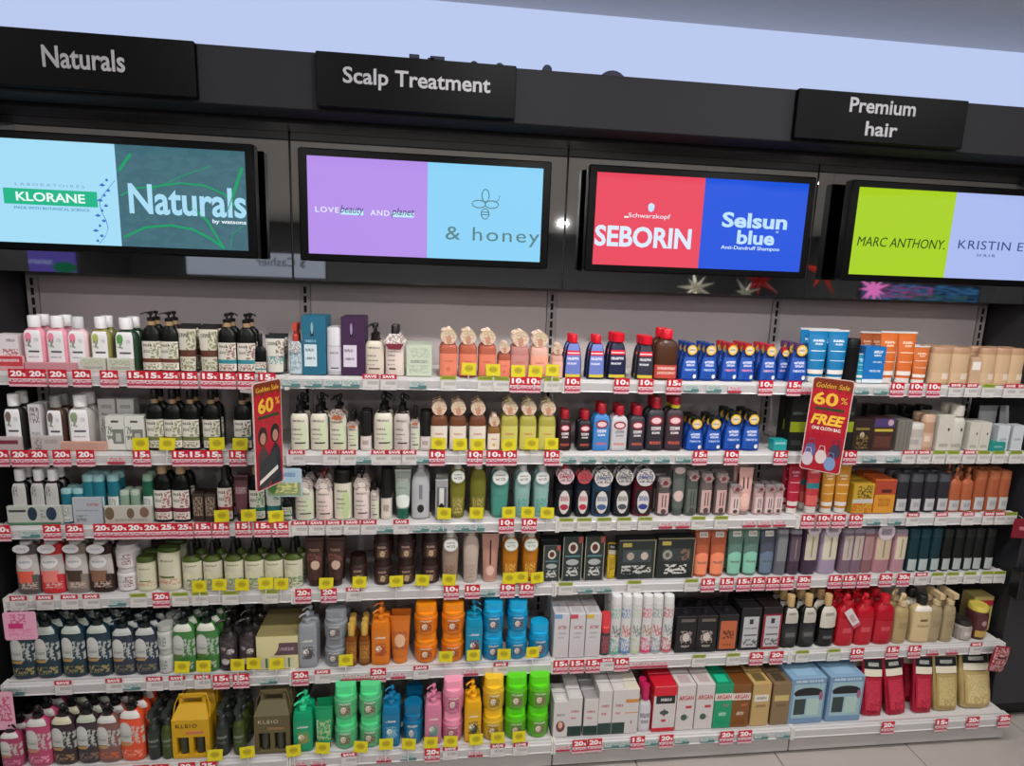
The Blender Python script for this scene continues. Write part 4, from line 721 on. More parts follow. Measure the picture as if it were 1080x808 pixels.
P(5, 'crimson and black tub with grey label', 'box', [813.5], 20, 637, 2, b='#1c1114', l=('#8a1c30', 0, 1, [Rr(0, 1, .84, 1, '#1a1416')]+GYL))
P(5, 'black gold-capped bottle with white oval tag', 'bottle', [835, 854], 19, 627, 3, b='#121315', c='#c0a070', e=.8, hb=.80, cr=.2, la=.3, ro=.2, l=('#16181a', .06, .6, [E_(.5, .5, .4, .4, '#2c2e30'), T(.2, .8, .4, .6, '#7a7c7c')]), l2=('#b9b4a8', .62, .96, [T(.2, .8, .6, .75, '#55504a')]), la2=.2)
P(5, 'black gold-capped bottle with broad white tag', 'bottle', [874.5], 18, 627, 3, b='#121315', c='#c0a070', e=.8, hb=.80, cr=.2, la=.3, ro=.2, l=('#16181a', .06, .42, [T(.2, .8, .4, .6, '#7a7c7c')]), l2=('#c8c2b4', .48, .98, [T(.2, .8, .6, .75, '#55504a')]), la2=.32)
P(5, 'crimson shampoo bottle with red pump', 'pump', [894.5, 914.5], 19, 626, 3, b='#b01424', c='#c01828', e=.7, hb=.8, cr=.22, ro=.25, l=('#b4162a', .1, .7, [T(.25, .75, .4, .6, '#d8606c')]))
P(5, 'broad crimson bottle without tag', 'bottle', [935], 20, 627, 3, b='#a81424', c='#c01828', e=.7, hb=.84, cr=.22, ro=.25, l=('#ae162a', .1, .6, [T(.25, .75, .5, .7, '#d8606c')]))
GD = lambda b: dict(b=b, c='#c9b48a', e=.9, ro=.2, hb=.76, cr=.26, l=(b, .1, .7, [T(.2, .8, .5, .8, '#8a7a54')]))
P(5, 'champagne gold pump bottle', 'pump', [953], 15, 626, 2, **GD('#a89468'))
P(5, 'cream gold bottle with black cap and white bow', 'bottle', [974], 20, 627, 2, b='#c9b286', c='#1c1c1c', e=.6, hb=.82, cr=.24, l=('#cbb58a', .05, .8, [Rr(.3, .7, .7, .78, '#6a5830'), T(.2, .8, .5, .58, '#8a7444')]), l2=('#dcd8cc', .84, .96, []), la2=.34)
P(5, 'clear gold mist bottle', 'spray', [989, 1003], 13, 624, 2, **GD('#9c8c6c'))
P(5, 'small clear glass jar with dark lid', 'jar', [1018], 16, 654, 1, b='#9c948c', c='#2c2826', lh=.25, l=('#a8a098', .1, .9, [T(.2, .8, .3, .7, '#d6d0c8')]))
P(5, 'cream and red carton at the shelf end', 'box', [1034], 20, 626, 1, y0=.07, b='#b0a060', l=('#b8a868', 0, 1, [Rr(0, 1, .74, .9, '#a8242c'), Nn(.1, .9, .5, .75, '#4a6a3c')]))
P(5, 'maroon tub with yellow lid at the shelf end', 'jar', [1036.5], 18, 639, 1, b='#4a2428', c='#c9b850', lh=.16, l=('#55282c', .1, .9, [Rr(0, 1, 0, .3, '#b89a50'), E_(.5, .65, .2, .12, '#a8848c')]))
# ================================================================= BOTTOM SHELF
DP = lambda b, low, lid='#c9c9c4', c='#141315': dict(DB(b, lid, '#b08c54', low), c=c)
P(6, 'magenta pink shampoo bottle', 'pump', [10], 24, 762, 3, side=1, **DP('#9c3a5c', '#d88aa4'))
P(6, 'pink shampoo bottle with flower picture and black pump', 'pump', [38], 27, 744, 3, side=1, **DP('#b04468', '#e8a0b4'))
P(6, 'plum brown shampoo bottle with cream shoulders', 'pump', [64], 27, 742, 3, side=1, **DP('#33262c', '#a8845c', '#c8c4a8'))
P(6, 'slim dark plum bottle with white side', 'pump', [90], 25, 740, 3, side=1, **DP('#3a2e34', '#8a7464', '#b4baa8'))
P(6, 'grey coral shampoo bottle with orange label', 'pump', [112.5], 25, 741, 3, side=1, **DP('#7a5450', '#d8602c'))
P(6, 'bright coral shampoo bottle with white shoulders', 'pump', [136.5], 27, 735, 3, side=1, **DP('#d8502c', '#f0a08c', '#d8d4d0'))
KL = lambda b: dict(b=b, c='#2e3430', e=1, d=1, hb=.72, cr=.3, ro=.3, l=(b, .1, .8, [T(.1, .9, .6, .7, '#8a948a'), T(.2, .8, .4, .48, '#6a746a')]))
P(6, 'slim charcoal green spray bottle', 'spray', [160, 233], 14, 746, 3, **KL('#2b322d'))
P(6, 'slim olive green spray bottle', 'spray', [174.5, 250.5], 13.5, 746, 3, **KL('#3c4a20'))
P(6, 'yellow carrier carton with two bottle windows', 'carrier', [200], 40, 731, 2, b='#c79a10', c='#34382c', t='#3c3418')
P(6, 'olive brown carrier carton with two bottle windows', 'carrier', [286.5], 38, 727, 2, b='#5c5334', c='#34382c', t='#b8b090')
P(6, 'green square pump bottle', 'pump', [318.5], 21, 737, 2, **SQ('#0f9464', '#8a8a4c', '#2cc88c'))
P(6, 'green squeeze tube with swirl picture', 'tube', [341], 19, 745, 2, b='#12925e', c='#108a58', ch=.12, l=('#12925e', 0, .95, [Nn(.1, .9, .1, .7, '#b8c48c'), Rr(.1, .16, .1, .7, '#cfe0c0')]))
P(6, 'mint green jar', 'jar', [363, 390], 25, 722, 2, stack=2, **JR('#57b37c', '#7a3a3c', '#54d48c'))
P(6, 'deep blue square pump bottle', 'pump', [412.5], 19, 731, 2, **SQ('#10729c', '#7ab0c4'))
P(6, 'single deep blue jar', 'jar', [435.5], 22, 743, 2, **JR('#0c6a94', '#4a8ab0'))
P(6, 'pink square pump bottle', 'pump', [457], 18, 729, 2, **SQ('#d07c98', '#6a9a90'))
P(6, 'pink jar', 'jar', [478], 23, 718, 2, stack=2, **JR('#cf7c98', '#8a3c5c', '#ee9ab4'))
P(6, 'yellow square pump bottle', 'pump', [499], 18, 725, 2, **SQ('#d9a416', '#44503c', '#f0a80c'))
P(6, 'yellow jar', 'jar', [521.5], 23, 715, 2, stack=2, **JR('#cda62c', '#5c4a1c', '#eec024'))
P(6, 'lime green jar', 'jar', [545.5, 570], 24, 713, 2, stack=2, **JR('#54a81c', '#7a4a50', '#5cd414'))
WB = lambda els, b='#c6c2c0', **k: dict(b=b, d=.9, l=('#cbc7c5', 0, 1, els), **k)
P(6, 'short white carton with heart portrait print', 'box', [591], 15, 737, 2, **WB([E_(.5, .3, .32, .16, '#6a3c40'), E_(.5, .34, .16, .1, '#d8a890'), T(.2, .8, .6, .66, '#6a5a5c')], tp='#d6d2cc'))
HK = [Rr(0, 1, 0, .26, '#1f3c34'), T(.2, .8, .62, .68, '#a84a50'), T(.2, .6, .45, .5, '#c44a50')]
P(6, 'white carton with dark green foot left of the grey one', 'box', [606], 15, 733, 3, **WB(HK, tp='#cfcbc9'))
P(6, 'grey carton with dark green foot', 'box', [622.5], 15, 734, 3, **dict(WB(HK), b='#9a9698'))
P(6, 'taller white carton with dark green foot', 'box', [638, 652.5], 14, 725, 3, **WB(HK, tp='#cfcbc9'))
P(6, 'cream carton with orange stripe', 'box', [666], 14, 724, 3, **dict(WB([Rr(0, 1, .70, .78, '#c88a3c'), Rr(0, 1, .46, .48, '#c88a3c'), E_(.5, .25, .08, .04, '#8a8a84')]), b='#d0cbb8'))
P(6, 'white bottle with magenta cap', 'bottle', [680.5], 13, 722, 2, b='#c6c4c8', c='#b81c54', hb=.7, cr=.3, e=.9, l=('#cdcbd0', .1, .8, [T(.1, .9, .5, .7, '#3c4048'), T(.2, .8, .25, .4, '#55606a')]))
P(6, 'red topped carton with black band and crosses', 'box', [700.5], 24, 719, 2, d=.8, b='#c4182c', l=('#cac6c4', 0, 1, [Rr(0, 1, .8, 1, '#d01c30'), Rr(.1, .95, .62, .8, '#1c1c24'), T(.3, .8, .68, .74, '#e0dcd8'), E_(.5, .42, .2, .05, '#4a4a52'), Rr(.46, .54, .34, .5, '#4a4a52'), E_(.5, .24, .12, .03, '#c43440'), Rr(0, 1, 0, .08, '#c4182c')]))
AR = lambda bc, fc, fr, tr, d='': dict(b=bc, d=1.0, l=(fc, 0, 1, [Rr(.5, .85, .48, .54, fr), E_(.45, .28, .18, .07, tr), T(.3, .7, .24, .3, tr)]), txt=('ARGAN', .72, .8, .1, fr))
P(6, 'white carton with red argan lettering', 'box', [722.5, 743], 19, 718, 3, tp='#b8a4a4', **AR('#c9c2c0', '#cdc6c4', '#b83a44', '#3c5c50'))
P(6, 'emerald green carton with white argan band', 'box', [762], 19, 718, 3, tp='#1fb88c', **dict(AR('#10805c', '#149468', '#b83a44', '#bfe0d0'), l=('#149468', 0, 1, [Rr(0, 1, .64, .8, '#d8d4cc'), T(.3, .7, .28, .36, '#bfe0d0'), T(.5, .85, .5, .55, '#a8606c')])))
P(6, 'brown carton with white argan band', 'box', [781], 19, 718, 3, **dict(AR('#6e4018', '#7c4c20', '#b83a44', '#d8c8b0'), l=('#7c4c20', 0, 1, [Rr(0, 1, .64, .8, '#d8d0c4'), T(.3, .7, .28, .36, '#d8c8b0'), T(.5, .85, .5, .55, '#c46a4c')])))
P(6, 'pale gold carton with oval white label', 'box', [802], 19, 717, 3, d=1, b='#b89a60', tp='#6a5a38', l=('#b89a64', 0, 1, [Rr(.1, .9, .58, .74, '#d8d4c8'), T(.2, .8, .63, .69, '#6a5a48'), T(.2, .8, .44, .5, '#6a5434')]))
P(6, 'taupe carton with oval gold label', 'box', [823], 19, 717, 3, d=1, b='#7c6448', tp='#4c4030', l=('#806a4c', 0, 1, [Rr(.1, .9, .58, .72, '#c4ac70'), T(.2, .8, .44, .5, '#5a4630')]))
P(6, 'pale blue gift carton with black swoosh', 'box', [852, 892], 36, 706, 2, d=.64, b='#7fa2be', tp='#8fb4cc', l=('#6f8fae', 0, 1, [Rr(.06, .96, .12, .88, '#94b4bc'), E_(.5, .68, .42, .12, '#17151c'), Rr(.06, .96, .50, .62, '#8fb0c0'), Rr(.12, .45, .2, .55, '#2c3c3c'), Rr(.5, .85, .18, .55, '#a8c4bc'), E_(.88, .6, .06, .1, '#9a5a74'), T(.1, .9, .92, .97, '#c4d8e4')]))
P(6, 'crimson foil refill pouch', 'pouch', [927, 953.5, 980.5], 21.5, 700, 2, gap=.012, b='#a01430', b2='#c83850')
P(6, 'narrower gold foil refill pouch', 'pouch', [1007], 27, 698, 2, gap=.012, b='#a8935c', b2='#c8b880')
P(6, 'wide gold foil refill pouch at the end', 'pouch', [1041], 34, 694, 2, gap=.012, b='#b09a64', b2='#d0c08c')
run_jobs()
# ------------------------------------------------------------------ low trays and cards among the products
def lowbox(row, x0, x1, ytop, desc, base, els, h=None, dep=.012, name='shelf_card', cat='card'):
    Y = -DD[row]+.012; a = at(x0, ytop, Y); b = at(x1, ytop, Y)
    t = empty(name, ((a.x+b.x)/2, Y, ZS[row]+.0004)); tag(t, desc+f', {SH[row]} shelf', cat); w = (b.x-a.x)/2; hh = a.z-ZS[row]
    MB().bbox(-w, w, -.003, dep-.003, 0, hh, .0008).build('holder', mat(base, .5), t)
    MB().box(-w*.98, w*.98, -.0037, -.003, .001, hh-.001).build('front_print', printed(base, tuple(els), .45), t)
lowbox(1, -10, 24, 375, 'red and white tray edge at the far left', '#d8a0a4', [Rr(0, 1, .3, 1, '#c8404c'), T(.1, .9, .6, .8, '#f0e0e0')])
lowbox(1, 26, 80, 382, 'pale pink tray edge before the peony bottles', '#c88f98', [])
lowbox(1, 85, 111, 377, 'white leaf-print card before the olive bottles', '#c9c8bc', [Nn(.1, .9, .5, .9, '#a8b890'), T(.1, .9, .2, .4, '#8a8a80')])
lowbox(1, 113, 140, 378, 'white card before the dark green bottles', '#c9c8bc', [Nn(.1, .9, .5, .9, '#8fa880'), T(.1, .9, .2, .4, '#8a8a80')])
lowbox(2, -5, 22, 461, 'white card with plum stripe at the far left', '#b8aaaa', [Rr(0, .9, .5, .8, '#7a3040')])
lowbox(2, 33, 64, 460, 'white card with small chequered square', '#b8b2b0', [Nn(.1, .35, .1, .9, '#5a5654'), T(.45, .9, .5, .8, '#9a8a88')])
lowbox(2, 64, 112, 466, 'salmon tray edge before the white bottles', '#c49a88', [])
lowbox(3, 7, 64, 534, 'white card with two round navy seals', '#b4b8b0', [Rr(.03, .35, .7, .82, '#33363a'), E_(.47, .6, .09, .36, '#1d3444'), E_(.83, .6, .1, .36, '#24384c'), Nn(.62, .72, .3, .8, '#4a4a48'), Rr(0, 1, 0, .14, '#4c7a5c')])
lowbox(3, 76, 107, 525, 'standing pale leaflet with pink heading', '#a9b0b8', [T(.5, .9, .7, .8, '#a8505c'), T(.1, .9, .5, .56, '#7a828c'), Nn(.1, .5, .1, .35, '#6a7474')])
lowbox(3, 110, 160, 534, 'white card with brown flower rounds', '#b8b4aa', [E_(.1, .6, .1, .36, '#6c5a44'), E_(.55, .6, .08, .3, '#6c5a44'), E_(.85, .65, .1, .3, '#7a5a4c'), T(.2, .9, .15, .3, '#8a867c')])
p_ = at(908, 664, -.40)
t = empty('swing_tag', (p_.x, -DD[5]+.016, p_.z)); t.rotation_euler = (0, -.62, 0); tag(t, 'white slanting swing tag hung over the crimson bottles', 'tag')
MB().bbox(-.018, .018, -.001, 0, 0, .095, .0004).build('card', printed('#d4cccb', (T(.2, .8, .3, .7, '#a8606c'), Rr(0, 1, 0, .15, '#b8505c')), .4), t)
# ------------------------------------------------------------------ price tags
RT = dict(R='red percent price tag', S='white price tag with red SAVE header', G='white price tag with green header', Tt='small teal and white price label', Pp='small red and white price label', Y='yellow offer card')
def proto_tag(k, txt=None):
    t = empty({'R': 'discount_tag', 'S': 'save_tag', 'G': 'price_tag', 'T': 'price_label', 'P': 'price_label', 'Y': 'offer_card'}[k])
    red = mat('#c2182e', .4); wh = mat('#dcdad8', .45)
    if k == 'R':
        w = .029
        MB().bbox(-w, w, -.001, 0, .028, .060, .0004).build('promo_card', red, t)
        lettering(txt, -.004, .0445, .036, .020, -.0014, mat('#f6eef0', .5), t, bold=.04); lettering('%', .0205, .0405, .010, .011, -.0014, mat('#f6eef0', .5), t, bold=.03)
        MB().box(-w, w, -.001, 0, .0, .0275).build('price_card', printed('#b03a54', (T(0, 1, .0, .3, '#f0e0e4'), Nn(0, 1, .55, .95, '#f0e4e8'), Rr(0, 1, .9, 1, '#e8dcdc')), .4), t)
    elif k == 'S':
        w = .0285; MB().bbox(-w, w, -.001, 0, .040, .0575, .0003).build('header_strip', mat('#b81c34', .4), t)
        lettering('SAVE', 0, .0488, .042, .0105, -.0014, mat('#f4e8ea', .5), t, bold=.04)
        MB().box(-w, w, -.001, 0, .0, .0395).build('price_card', printed('#cfccca', (T(.3, .95, .5, .8, '#8f8a8a'), T(.1, .6, .15, .25, '#a5a0a0')), .4), t)
    elif k == 'G':
        w = .0285; MB().bbox(-w, w, -.001, 0, .041, .055, .0003).build('header_strip', printed('#9aa838', (T(.1, .9, .2, .8, '#55661c'),), .4), t)
        MB().box(-w, w, -.001, 0, .0, .0405).build('price_card', printed('#cfcdc8', (T(.2, .95, .5, .8, '#9a9894'), T(.1, .6, .15, .25, '#a5a29e')), .4), t)
    elif k == 'T': MB().box(-.03, .03, -.001, 0, .004, .030).build('price_card', printed('#bcc4c2', (Rr(.5, 1, 0, .45, '#4c7c7c'), Rr(0, 1, 0, .22, '#4c7c7c'), Nn(.1, .9, .35, .9, '#5c8a8a')), .4), t)
    elif k == 'P': MB().box(-.028, .028, -.001, 0, .002, .028).build('price_card', printed('#d0c6c8', (Rr(0, 1, 0, .35, '#ae3048'), Nn(.1, .95, .25, .9, '#b83450')), .4), t)
    elif k == 'Y':
        MB().box(-.002, .002, .0005, .0015, -.045, .01).build('clip', mat('#c4c4c2', .3), t); MB().bbox(-.026, .026, -.001, 0, 0, .044, .0004).build('card', printed('#d2c616', (E_(.5, .55, .3, .28, '#b3a410'), T(.3, .7, .45, .65, '#8f8010')), .45), t)
    return t
PT = {}
def pt(k, txt=None):
    if (k, txt) not in PT: PT[(k, txt)] = proto_tag(k, txt); return PT[(k, txt)], True
    return PT[(k, txt)], False
TAGS = {
1: 'R20 20,R20 40,R20 62,R20 87,R20 116,R15 144,R15 162,R25 180,R15 200,R15 221,R15 240,R15 260,R15 282,T 307,T 330,T 351,T 370,S 391,S 410,T 441,G 473,G 512,G 529,R10 546,R10 562,G 582,R10 604,R10 656,R10 681.5,R15 711,T 730,T 754,P 776,R10 808,R15 838,P 852,R10 873,R10 894,T 911,T 931,R10 947,R10 967,R10 986,S 1009,S 1026,G 1044,S 1067,S 1080,Y 494,Y 520,Y 546,Y 564,Y 582',
2: 'R10 0,R20 22,R20 41.5,R20 65.5,R20 90.5,P 122,R15 150,R15 191,R15 208,R15 226,R15 251,S 313,S 349,S 367,T 383,S 400,S 416,S 431,T 446,R10 461,R10 501,R10 521,R10 537,R10 582,T 600,T 621,T 643,T 660,T 678,T 699,T 721,R15 738,R10 771,R15 823,R10 896,T 918,T 943,S 958,S 974,G 990,G 1005,S 1022,G 1037,G 1053,G 1071,Y 149.5,Y 177,Y 230,Y 254,Y 462,Y 485,Y 503.5,Y 536.5,Y 560,Y 581',
3: 'R20 2,T 31,R20 55,R20 79,R20 108,R20 126,R20 143,R20 160,R25 177,R25 195,R15 214,R15 233,R15 257,R15 277,R15 296,S 316,S 334,S 352,S 371,S 389,T 406,S 423,T 444,T 463,T 487,T 503,R10 534,R10 558,G 597,G 616,G 637,G 658,G 680,P 702,P 720,G 736,G 760,P 790,P 806,P 822,R10 851,R10 867,R10 883,R10 901,T 921,T 943,S 961,S 991,S 1019,S 1041,S 1052,G 1064,Y 235,Y 263,Y 292,Y 468,Y 502,Y 536,Y 556,Y 576',
4: 'S 19,S 47,S 73,S 96,T 123,G 146,R20 170,G 190,G 211,G 243,G 285,R20 320,R20 347,S 373,R10 476,R10 498,T 514,R10 535,R10 555,G 596,T 617,T 637,G 668,G 728,R15 745,R15 765,R15 782,R15 798,R15 813,R15 828,R30 845.5,R15 878,R15 893,R15 908,R30 931,R30 949,S 968,G 985,G 1001,G 1019,G 1037,G 1050,Y 211,Y 232,Y 256,Y 281,Y 297,Y 344,Y 379,Y 418,Y 445,Y 473,Y 536,Y 549,Y 566',
5: 'T 13,S 65,S 119,T 137,S 162,S 186,S 213,R15 233,R15 254,T 283,R20 317,S 340,P 367,P 382,R20 399,P 420,S 444,P 497,S 528,R15 591,R15 608,R15 625,S 640,R10 655,P 671,P 684,P 697,G 736,G 772,R20 796,R20 817,G 844,G 877,R10 901,R15 938,R15 961,P 981,P 1001,S 1025,Y 192,Y 215,Y 251,Y 268,Y 292,Y 365,Y 470,Y 499,Y 531,Y 561',
6: 'R20 147,R30 168,R30 196,R25 219,P 315,P 335,S 368,P 405,T 431,R20 456,S 475,P 502,S 525,S 549,P 594,R20 611,R20 627,T 645,T 659,R15 672,T 686,R20 702,T 719,T 746,R20 765,R20 784,T 802,T 825,R20 933,R15 988,R20 1021,R20 1053,Y 226,Y 261,Y 310,Y 340,Y 380,Y 407,Y 431,Y 454,Y 475,Y 502,Y 525,Y 547'}
KW = {'R': 'red tag', 'S': 'SAVE tag', 'G': 'green-topped tag', 'T': 'teal label', 'P': 'red label', 'Y': 'yellow card'}
plans = []
for row, s in TAGS.items():
    cnt = {}
    for it in s.split(','):
        k, x = it.split(); plans.append((row, k[0], k[1:] or None, float(x)))
for row, k, txt, x in plans: pt(k, txt)
index_kids(None)
byk = {}
for row, k, txt, x in plans:
    Y = -DD[row]-.0055
    yl = {1: 400, 2: 480, 3: 555, 4: 628, 5: 705, 6: 785}[row]
    X = at(x, yl, Y).x; b = min(3, max(0, int(X))); byk.setdefault((row, b, k, txt), []).append((x, X, Y))
ORD = ['first', 'second', 'third', 'fourth', 'fifth', 'sixth', 'seventh', 'eighth', 'ninth', 'tenth', 'eleventh', 'twelfth', 'thirteenth', 'fourteenth']
usedp = set()
for (row, b, k, txt), L_ in byk.items():
    L_.sort()
    for i, (x, X, Y) in enumerate(L_):
        pr = PT[(k, txt)]
        if (k, txt) not in usedp: o = pr; usedp.add((k, txt))
        else: o = copy_tree(pr)
        z = ZB[row]-.004
        if k == 'Y': Y -= .004; z = ZS[row]+(.010, .024, .012)[max(0, row-4)]+random.uniform(-.003, .004); o.rotation_euler = (-.12, random.uniform(-.07, .07), random.uniform(-.12, .12))
        elif k in 'TP': z = ZB[row]+.002
        elif k == 'S' or k == 'G': z = ZB[row]-.001; Y -= .001
        else: Y -= random.choice((.0025, .0035, .0045))
        o.location = (X, Y, z)
        wd = {'10': 'ten', '15': 'fifteen', '20': 'twenty', '25': 'twenty-five', '30': 'thirty'}.get(txt, '')
        nm = {'R': f'red {wd} percent price tag', 'S': 'white price tag with red SAVE header', 'G': 'white price tag with green header', 'T': 'small teal and white price label', 'P': 'small red and white price label', 'Y': 'yellow offer card clipped above the rail'}[k]
        pos = f'{ORD[i]} from left' if len(L_) > 1 else 'the only one'
        o['label'] = f'{nm}, {pos}, {BAY[b]}, {SH[row]} shelf'; o['category'] = 'price tag'; o['group'] = f'{nm}s on the rails'
# ------------------------------------------------------------------ signs that stick out, hang tags, decorations
def rounded(x0, x1, z0, z1, r, y0, y1, n=4):
    pts = []
    for cx, cz, a0 in ((x1-r, z0+r, -90), (x1-r, z1-r, 0), (x0+r, z1-r, 90), (x0+r, z0+r, 180)):
        for k in range(n+1): a = math.radians(a0+90*k/n); pts.append((cx+r*math.cos(a), cz+r*math.sin(a)))
    return MB().loft([[(x, y, z) for x, z in pts] for y in (y1, y0)])
def flag(X, Y, z0, z1, w, rz, desc, kids_, lean=0):
    t = empty('sale_sign', (X, Y, z0), rz); t.rotation_euler = (0, lean, rz); tag(t, desc, 'sign'); h = z1-z0
    rounded(-w/2, w/2, 0, h, .012, -.002, .002).build('panel', mat('#d8c4c0', .4), t)
    rounded(-w/2+.003, w/2-.003, .003, h-.003, .010, -.0026, -.0018).build('printed_face', printed('#a8142a', ((Rr(0, 1, .88, 1, '#7a3018')), (Nn(0, 1, .4, .9, '#b8202c'))), .35), t)
    kids_(t, w, h)
    MB().box(-.004, .004, .002, .11, h-.05, h-.04).build('holder_arm', mat('#b8b8b8', .4), t); return t
GO = mat('#e8b83c', .4); WHT = mat('#e6dcd8', .5)
def k1(t, w, h):
    lettering('Golden Sale', 0, h*.93, w*.8, h*.045, -.003, GO, t); lettering('60', -w*.08, h*.78, w*.55, h*.14, -.0034, GO, t, bold=.03); lettering('%', w*.34, h*.8, w*.16, h*.07, -.0034, GO, t)
    MB().box(-w*.35, w*.4, -.003, -.0026, h*.66, h*.69).build('strip', mat('#2f3c22', .5), t)
    for s, c, hc in ((-1, '#4a3a3c', '#2a1c1c'), (1, '#20242c', '#151416')):       # the two printed people
        MB().add([(s*w*.22-w*.2, -.003, h*.02), (s*w*.22+w*.2, -.003, h*.02), (s*w*.22+w*.17, -.003, h*.34), (s*w*.22, -.003, h*.42), (s*w*.22-w*.17, -.003, h*.34)], [(0, 1, 2, 3, 4)]).build('printed_body', mat(c, .5), t)
        disc(s*w*.22, h*.5, w*.16, h*.09, -.0034).build('printed_hair', mat(hc, .5), t); disc(s*w*.22, h*.48, w*.1, h*.055, -.0038, .0003).build('printed_face', mat('#b08474', .5), t)
    MB().add([(-w*.4, -.0042, 0.004), (w*.3, -.0042, h*.1), (w*.2, -.0042, h*.36), (-w*.3, -.0042, h*.26)], [(0, 1, 2, 3)]).build('printed_card', mat('#2f3538', .5), t)
    MB().add([(-w*.4, -.0046, h*.06), (w*.28, -.0046, h*.15), (w*.27, -.0046, h*.19), (-w*.38, -.0046, h*.10)], [(0, 1, 2, 3)]).build('printed_strip', WHT, t)
Pa = at(268, 405, -.47); Pb = at(300, 400, -.36)
flag(.955, -.425, at(285, 514, -.43).z, at(285, 402, -.43).z, .135, math.radians(64), 'red sale sign with 60 percent and two people, at left bay joint', k1)
def k2(t, w, h):
    lettering('Golden Sale', 0, h*.92, w*.8, h*.05, -.003, GO, t, shear=.2); lettering('60', -w*.12, h*.78, w*.6, h*.14, -.0034, GO, t, bold=.03); lettering('%', w*.32, h*.78, w*.16, h*.07, -.0034, GO, t)
    MB().box(-w*.35, w*.35, -.003, -.0026, h*.66, h*.69).build('strip', mat('#2f3c22', .5), t)
    lettering('FREE', 0, h*.56, w*.82, h*.11, -.0034, mat('#f0c040', .4), t, bold=.04, shear=.25); lettering('ONE CLOTH BAG', 0, h*.465, w*.7, h*.035, -.0034, WHT, t, bold=.03)
    for cx, cz, c in ((-.3, .22, '#5c5a8a'), (-.02, .16, '#d8c8c4'), (.3, .24, '#3c3450'), (.22, .1, '#7a94c0'), (-.34, .12, '#c8c0cc')):
        disc(w*cx, h*cz, w*.14, h*.075, -.0034-.0003*abs(cx)).build('printed_bag', mat(c, .5), t)
        MB().tube([(w*cx-w*.09, -.004, h*cz+h*.05), (w*cx-w*.05, -.004, h*cz+h*.12), (w*cx+w*.05, -.004, h*cz+h*.12), (w*cx+w*.09, -.004, h*cz+h*.05)], .0015, 4).build('printed_handle', mat(c, .5), t)
flag(3.0, -.43, at(878, 497, -.43).z, at(878, 399, -.43).z, .14, math.radians(-35), 'red sale sign reading 60 and FREE with bags, at right bay joint', k2, lean=.03)
def card(X, Y, Z, w, h, desc, base, els, cat='sign', name='hanging_card', rot=(0, 0, 0), arm=.03):
    t = empty(name, (X, Y, Z)); t.rotation_euler = rot; tag(t, desc, cat)
    rounded(-w/2, w/2, 0, h, min(w, h)*.08, 0, .0015).build('panel', mat(base, .4), t)
    MB().box(-w*.46, w*.46, -.0006, 0, h*.04, h*.96).build('printed_face', printed(base, tuple(els), .4), t)
    MB().tube([(0, .001, h*.9), (0, .02, h*1.01), (0, arm, h*1.02)], .0015, 4).build('clip', mat('#c8c8c8', .3, trans=.3), t)
    return t
p0 = at(23, 675, -.43); p1 = at(38, 645, -.43)
card(p0.x, -.43, p0.z, .105, p1.z-p0.z, 'square pink printed card hanging under the left end of fourth shelf', '#dc9fb8', [Nn(.2, .7, .55, .95, '#b84a7c'), Rr(.12, .6, .4, .6, '#c02c74'), Nn(.1, .9, .1, .38, '#d87aa0')], arm=.095)
p0 = at(1, 770, -.44); p1 = at(1, 730, -.44)
card(p0.x, -.44, p0.z, .10, p1.z-p0.z, 'pink printed card hanging under the left end of fifth shelf', '#dca3b6', [Nn(.3, .95, .2, .9, '#b02c5c')])
p0 = at(300, 524, -.365); p1 = at(300, 494, -.365)
card(p0.x, -.365, p0.z, .125, p1.z-p0.z, 'pale blue shelf card with small bottles print, below the red sign', '#a9c4d2', [Rr(0, 1, 0, .5, '#8a9c70'), Nn(.1, .9, .1, .5, '#e0d884'), T(.2, .85, .72, .88, '#4a74b0'), E_(.15, .3, .12, .22, '#4c7a3c')])
p0 = at(1069, 566, -.36); p1 = at(1069, 546, -.36)
card(4.0, -.375, p0.z, .1, p1.z-p0.z, 'dark red card hanging at the right end beside third shelf', '#7c1428', [T(.3, .7, .4, .6, '#d89098')], rot=(0, .05, 0))
def dispenser():
    p = at(1058, 632, -.40); q = at(1058, 603, -.40)
    t = empty('wall_dispenser', (4.05, -.365, p.z)); tag(t, 'small black box with orange dots on the right column', 'dispenser'); h = q.z-p.z
    MB().bbox(-.055, .055, -.05, 0, 0, h, .004).build('casing', mat('#101014', .3), t)
    MB().bbox(-.03, .02, -.053, -.05, h*.35, h*.6, .001).build('button_plate', mat('#1b1b20', .25), t)
    for i in range(3): MB().lathe([(.006, 0), (.005, .003)], 10).build('dot', mat('#c88a3c' if i < 2 else '#b8a89a', .5), t, loc=(.038, -.051, h*.35+i*h*.2))
    disc(-.005, h*.45, .006, .006, -.054).build('light', mat('#e0e0e0', .4), t)
dispenser()
def packet():
    p = at(1048, 704, -.41); q = at(1050, 678, -.41)
    t = empty('hanging_packet', (3.93, -.435, p.z)); tag(t, 'crumpled red and white checked packet hanging under the right shelf end', 'packet'); h = q.z-p.z; w = .085
    rings = [sec(w*s, max(.003, d_), z*h, 16, .7) for z, s, d_ in ((0, .9, .003), (.1, 1, .012), (.5, .95, .024), (.85, 1.02, .012), (1, .95, .003))]
    MB().loft(rings).build('body', printed('#8c2434', (Nn(.05, .95, .05, .95, '#c9a8a4'), Rr(.2, .8, .55, .62, '#4a101c')), .35), t, True); t.rotation_euler = (0, .2, .1)
packet()
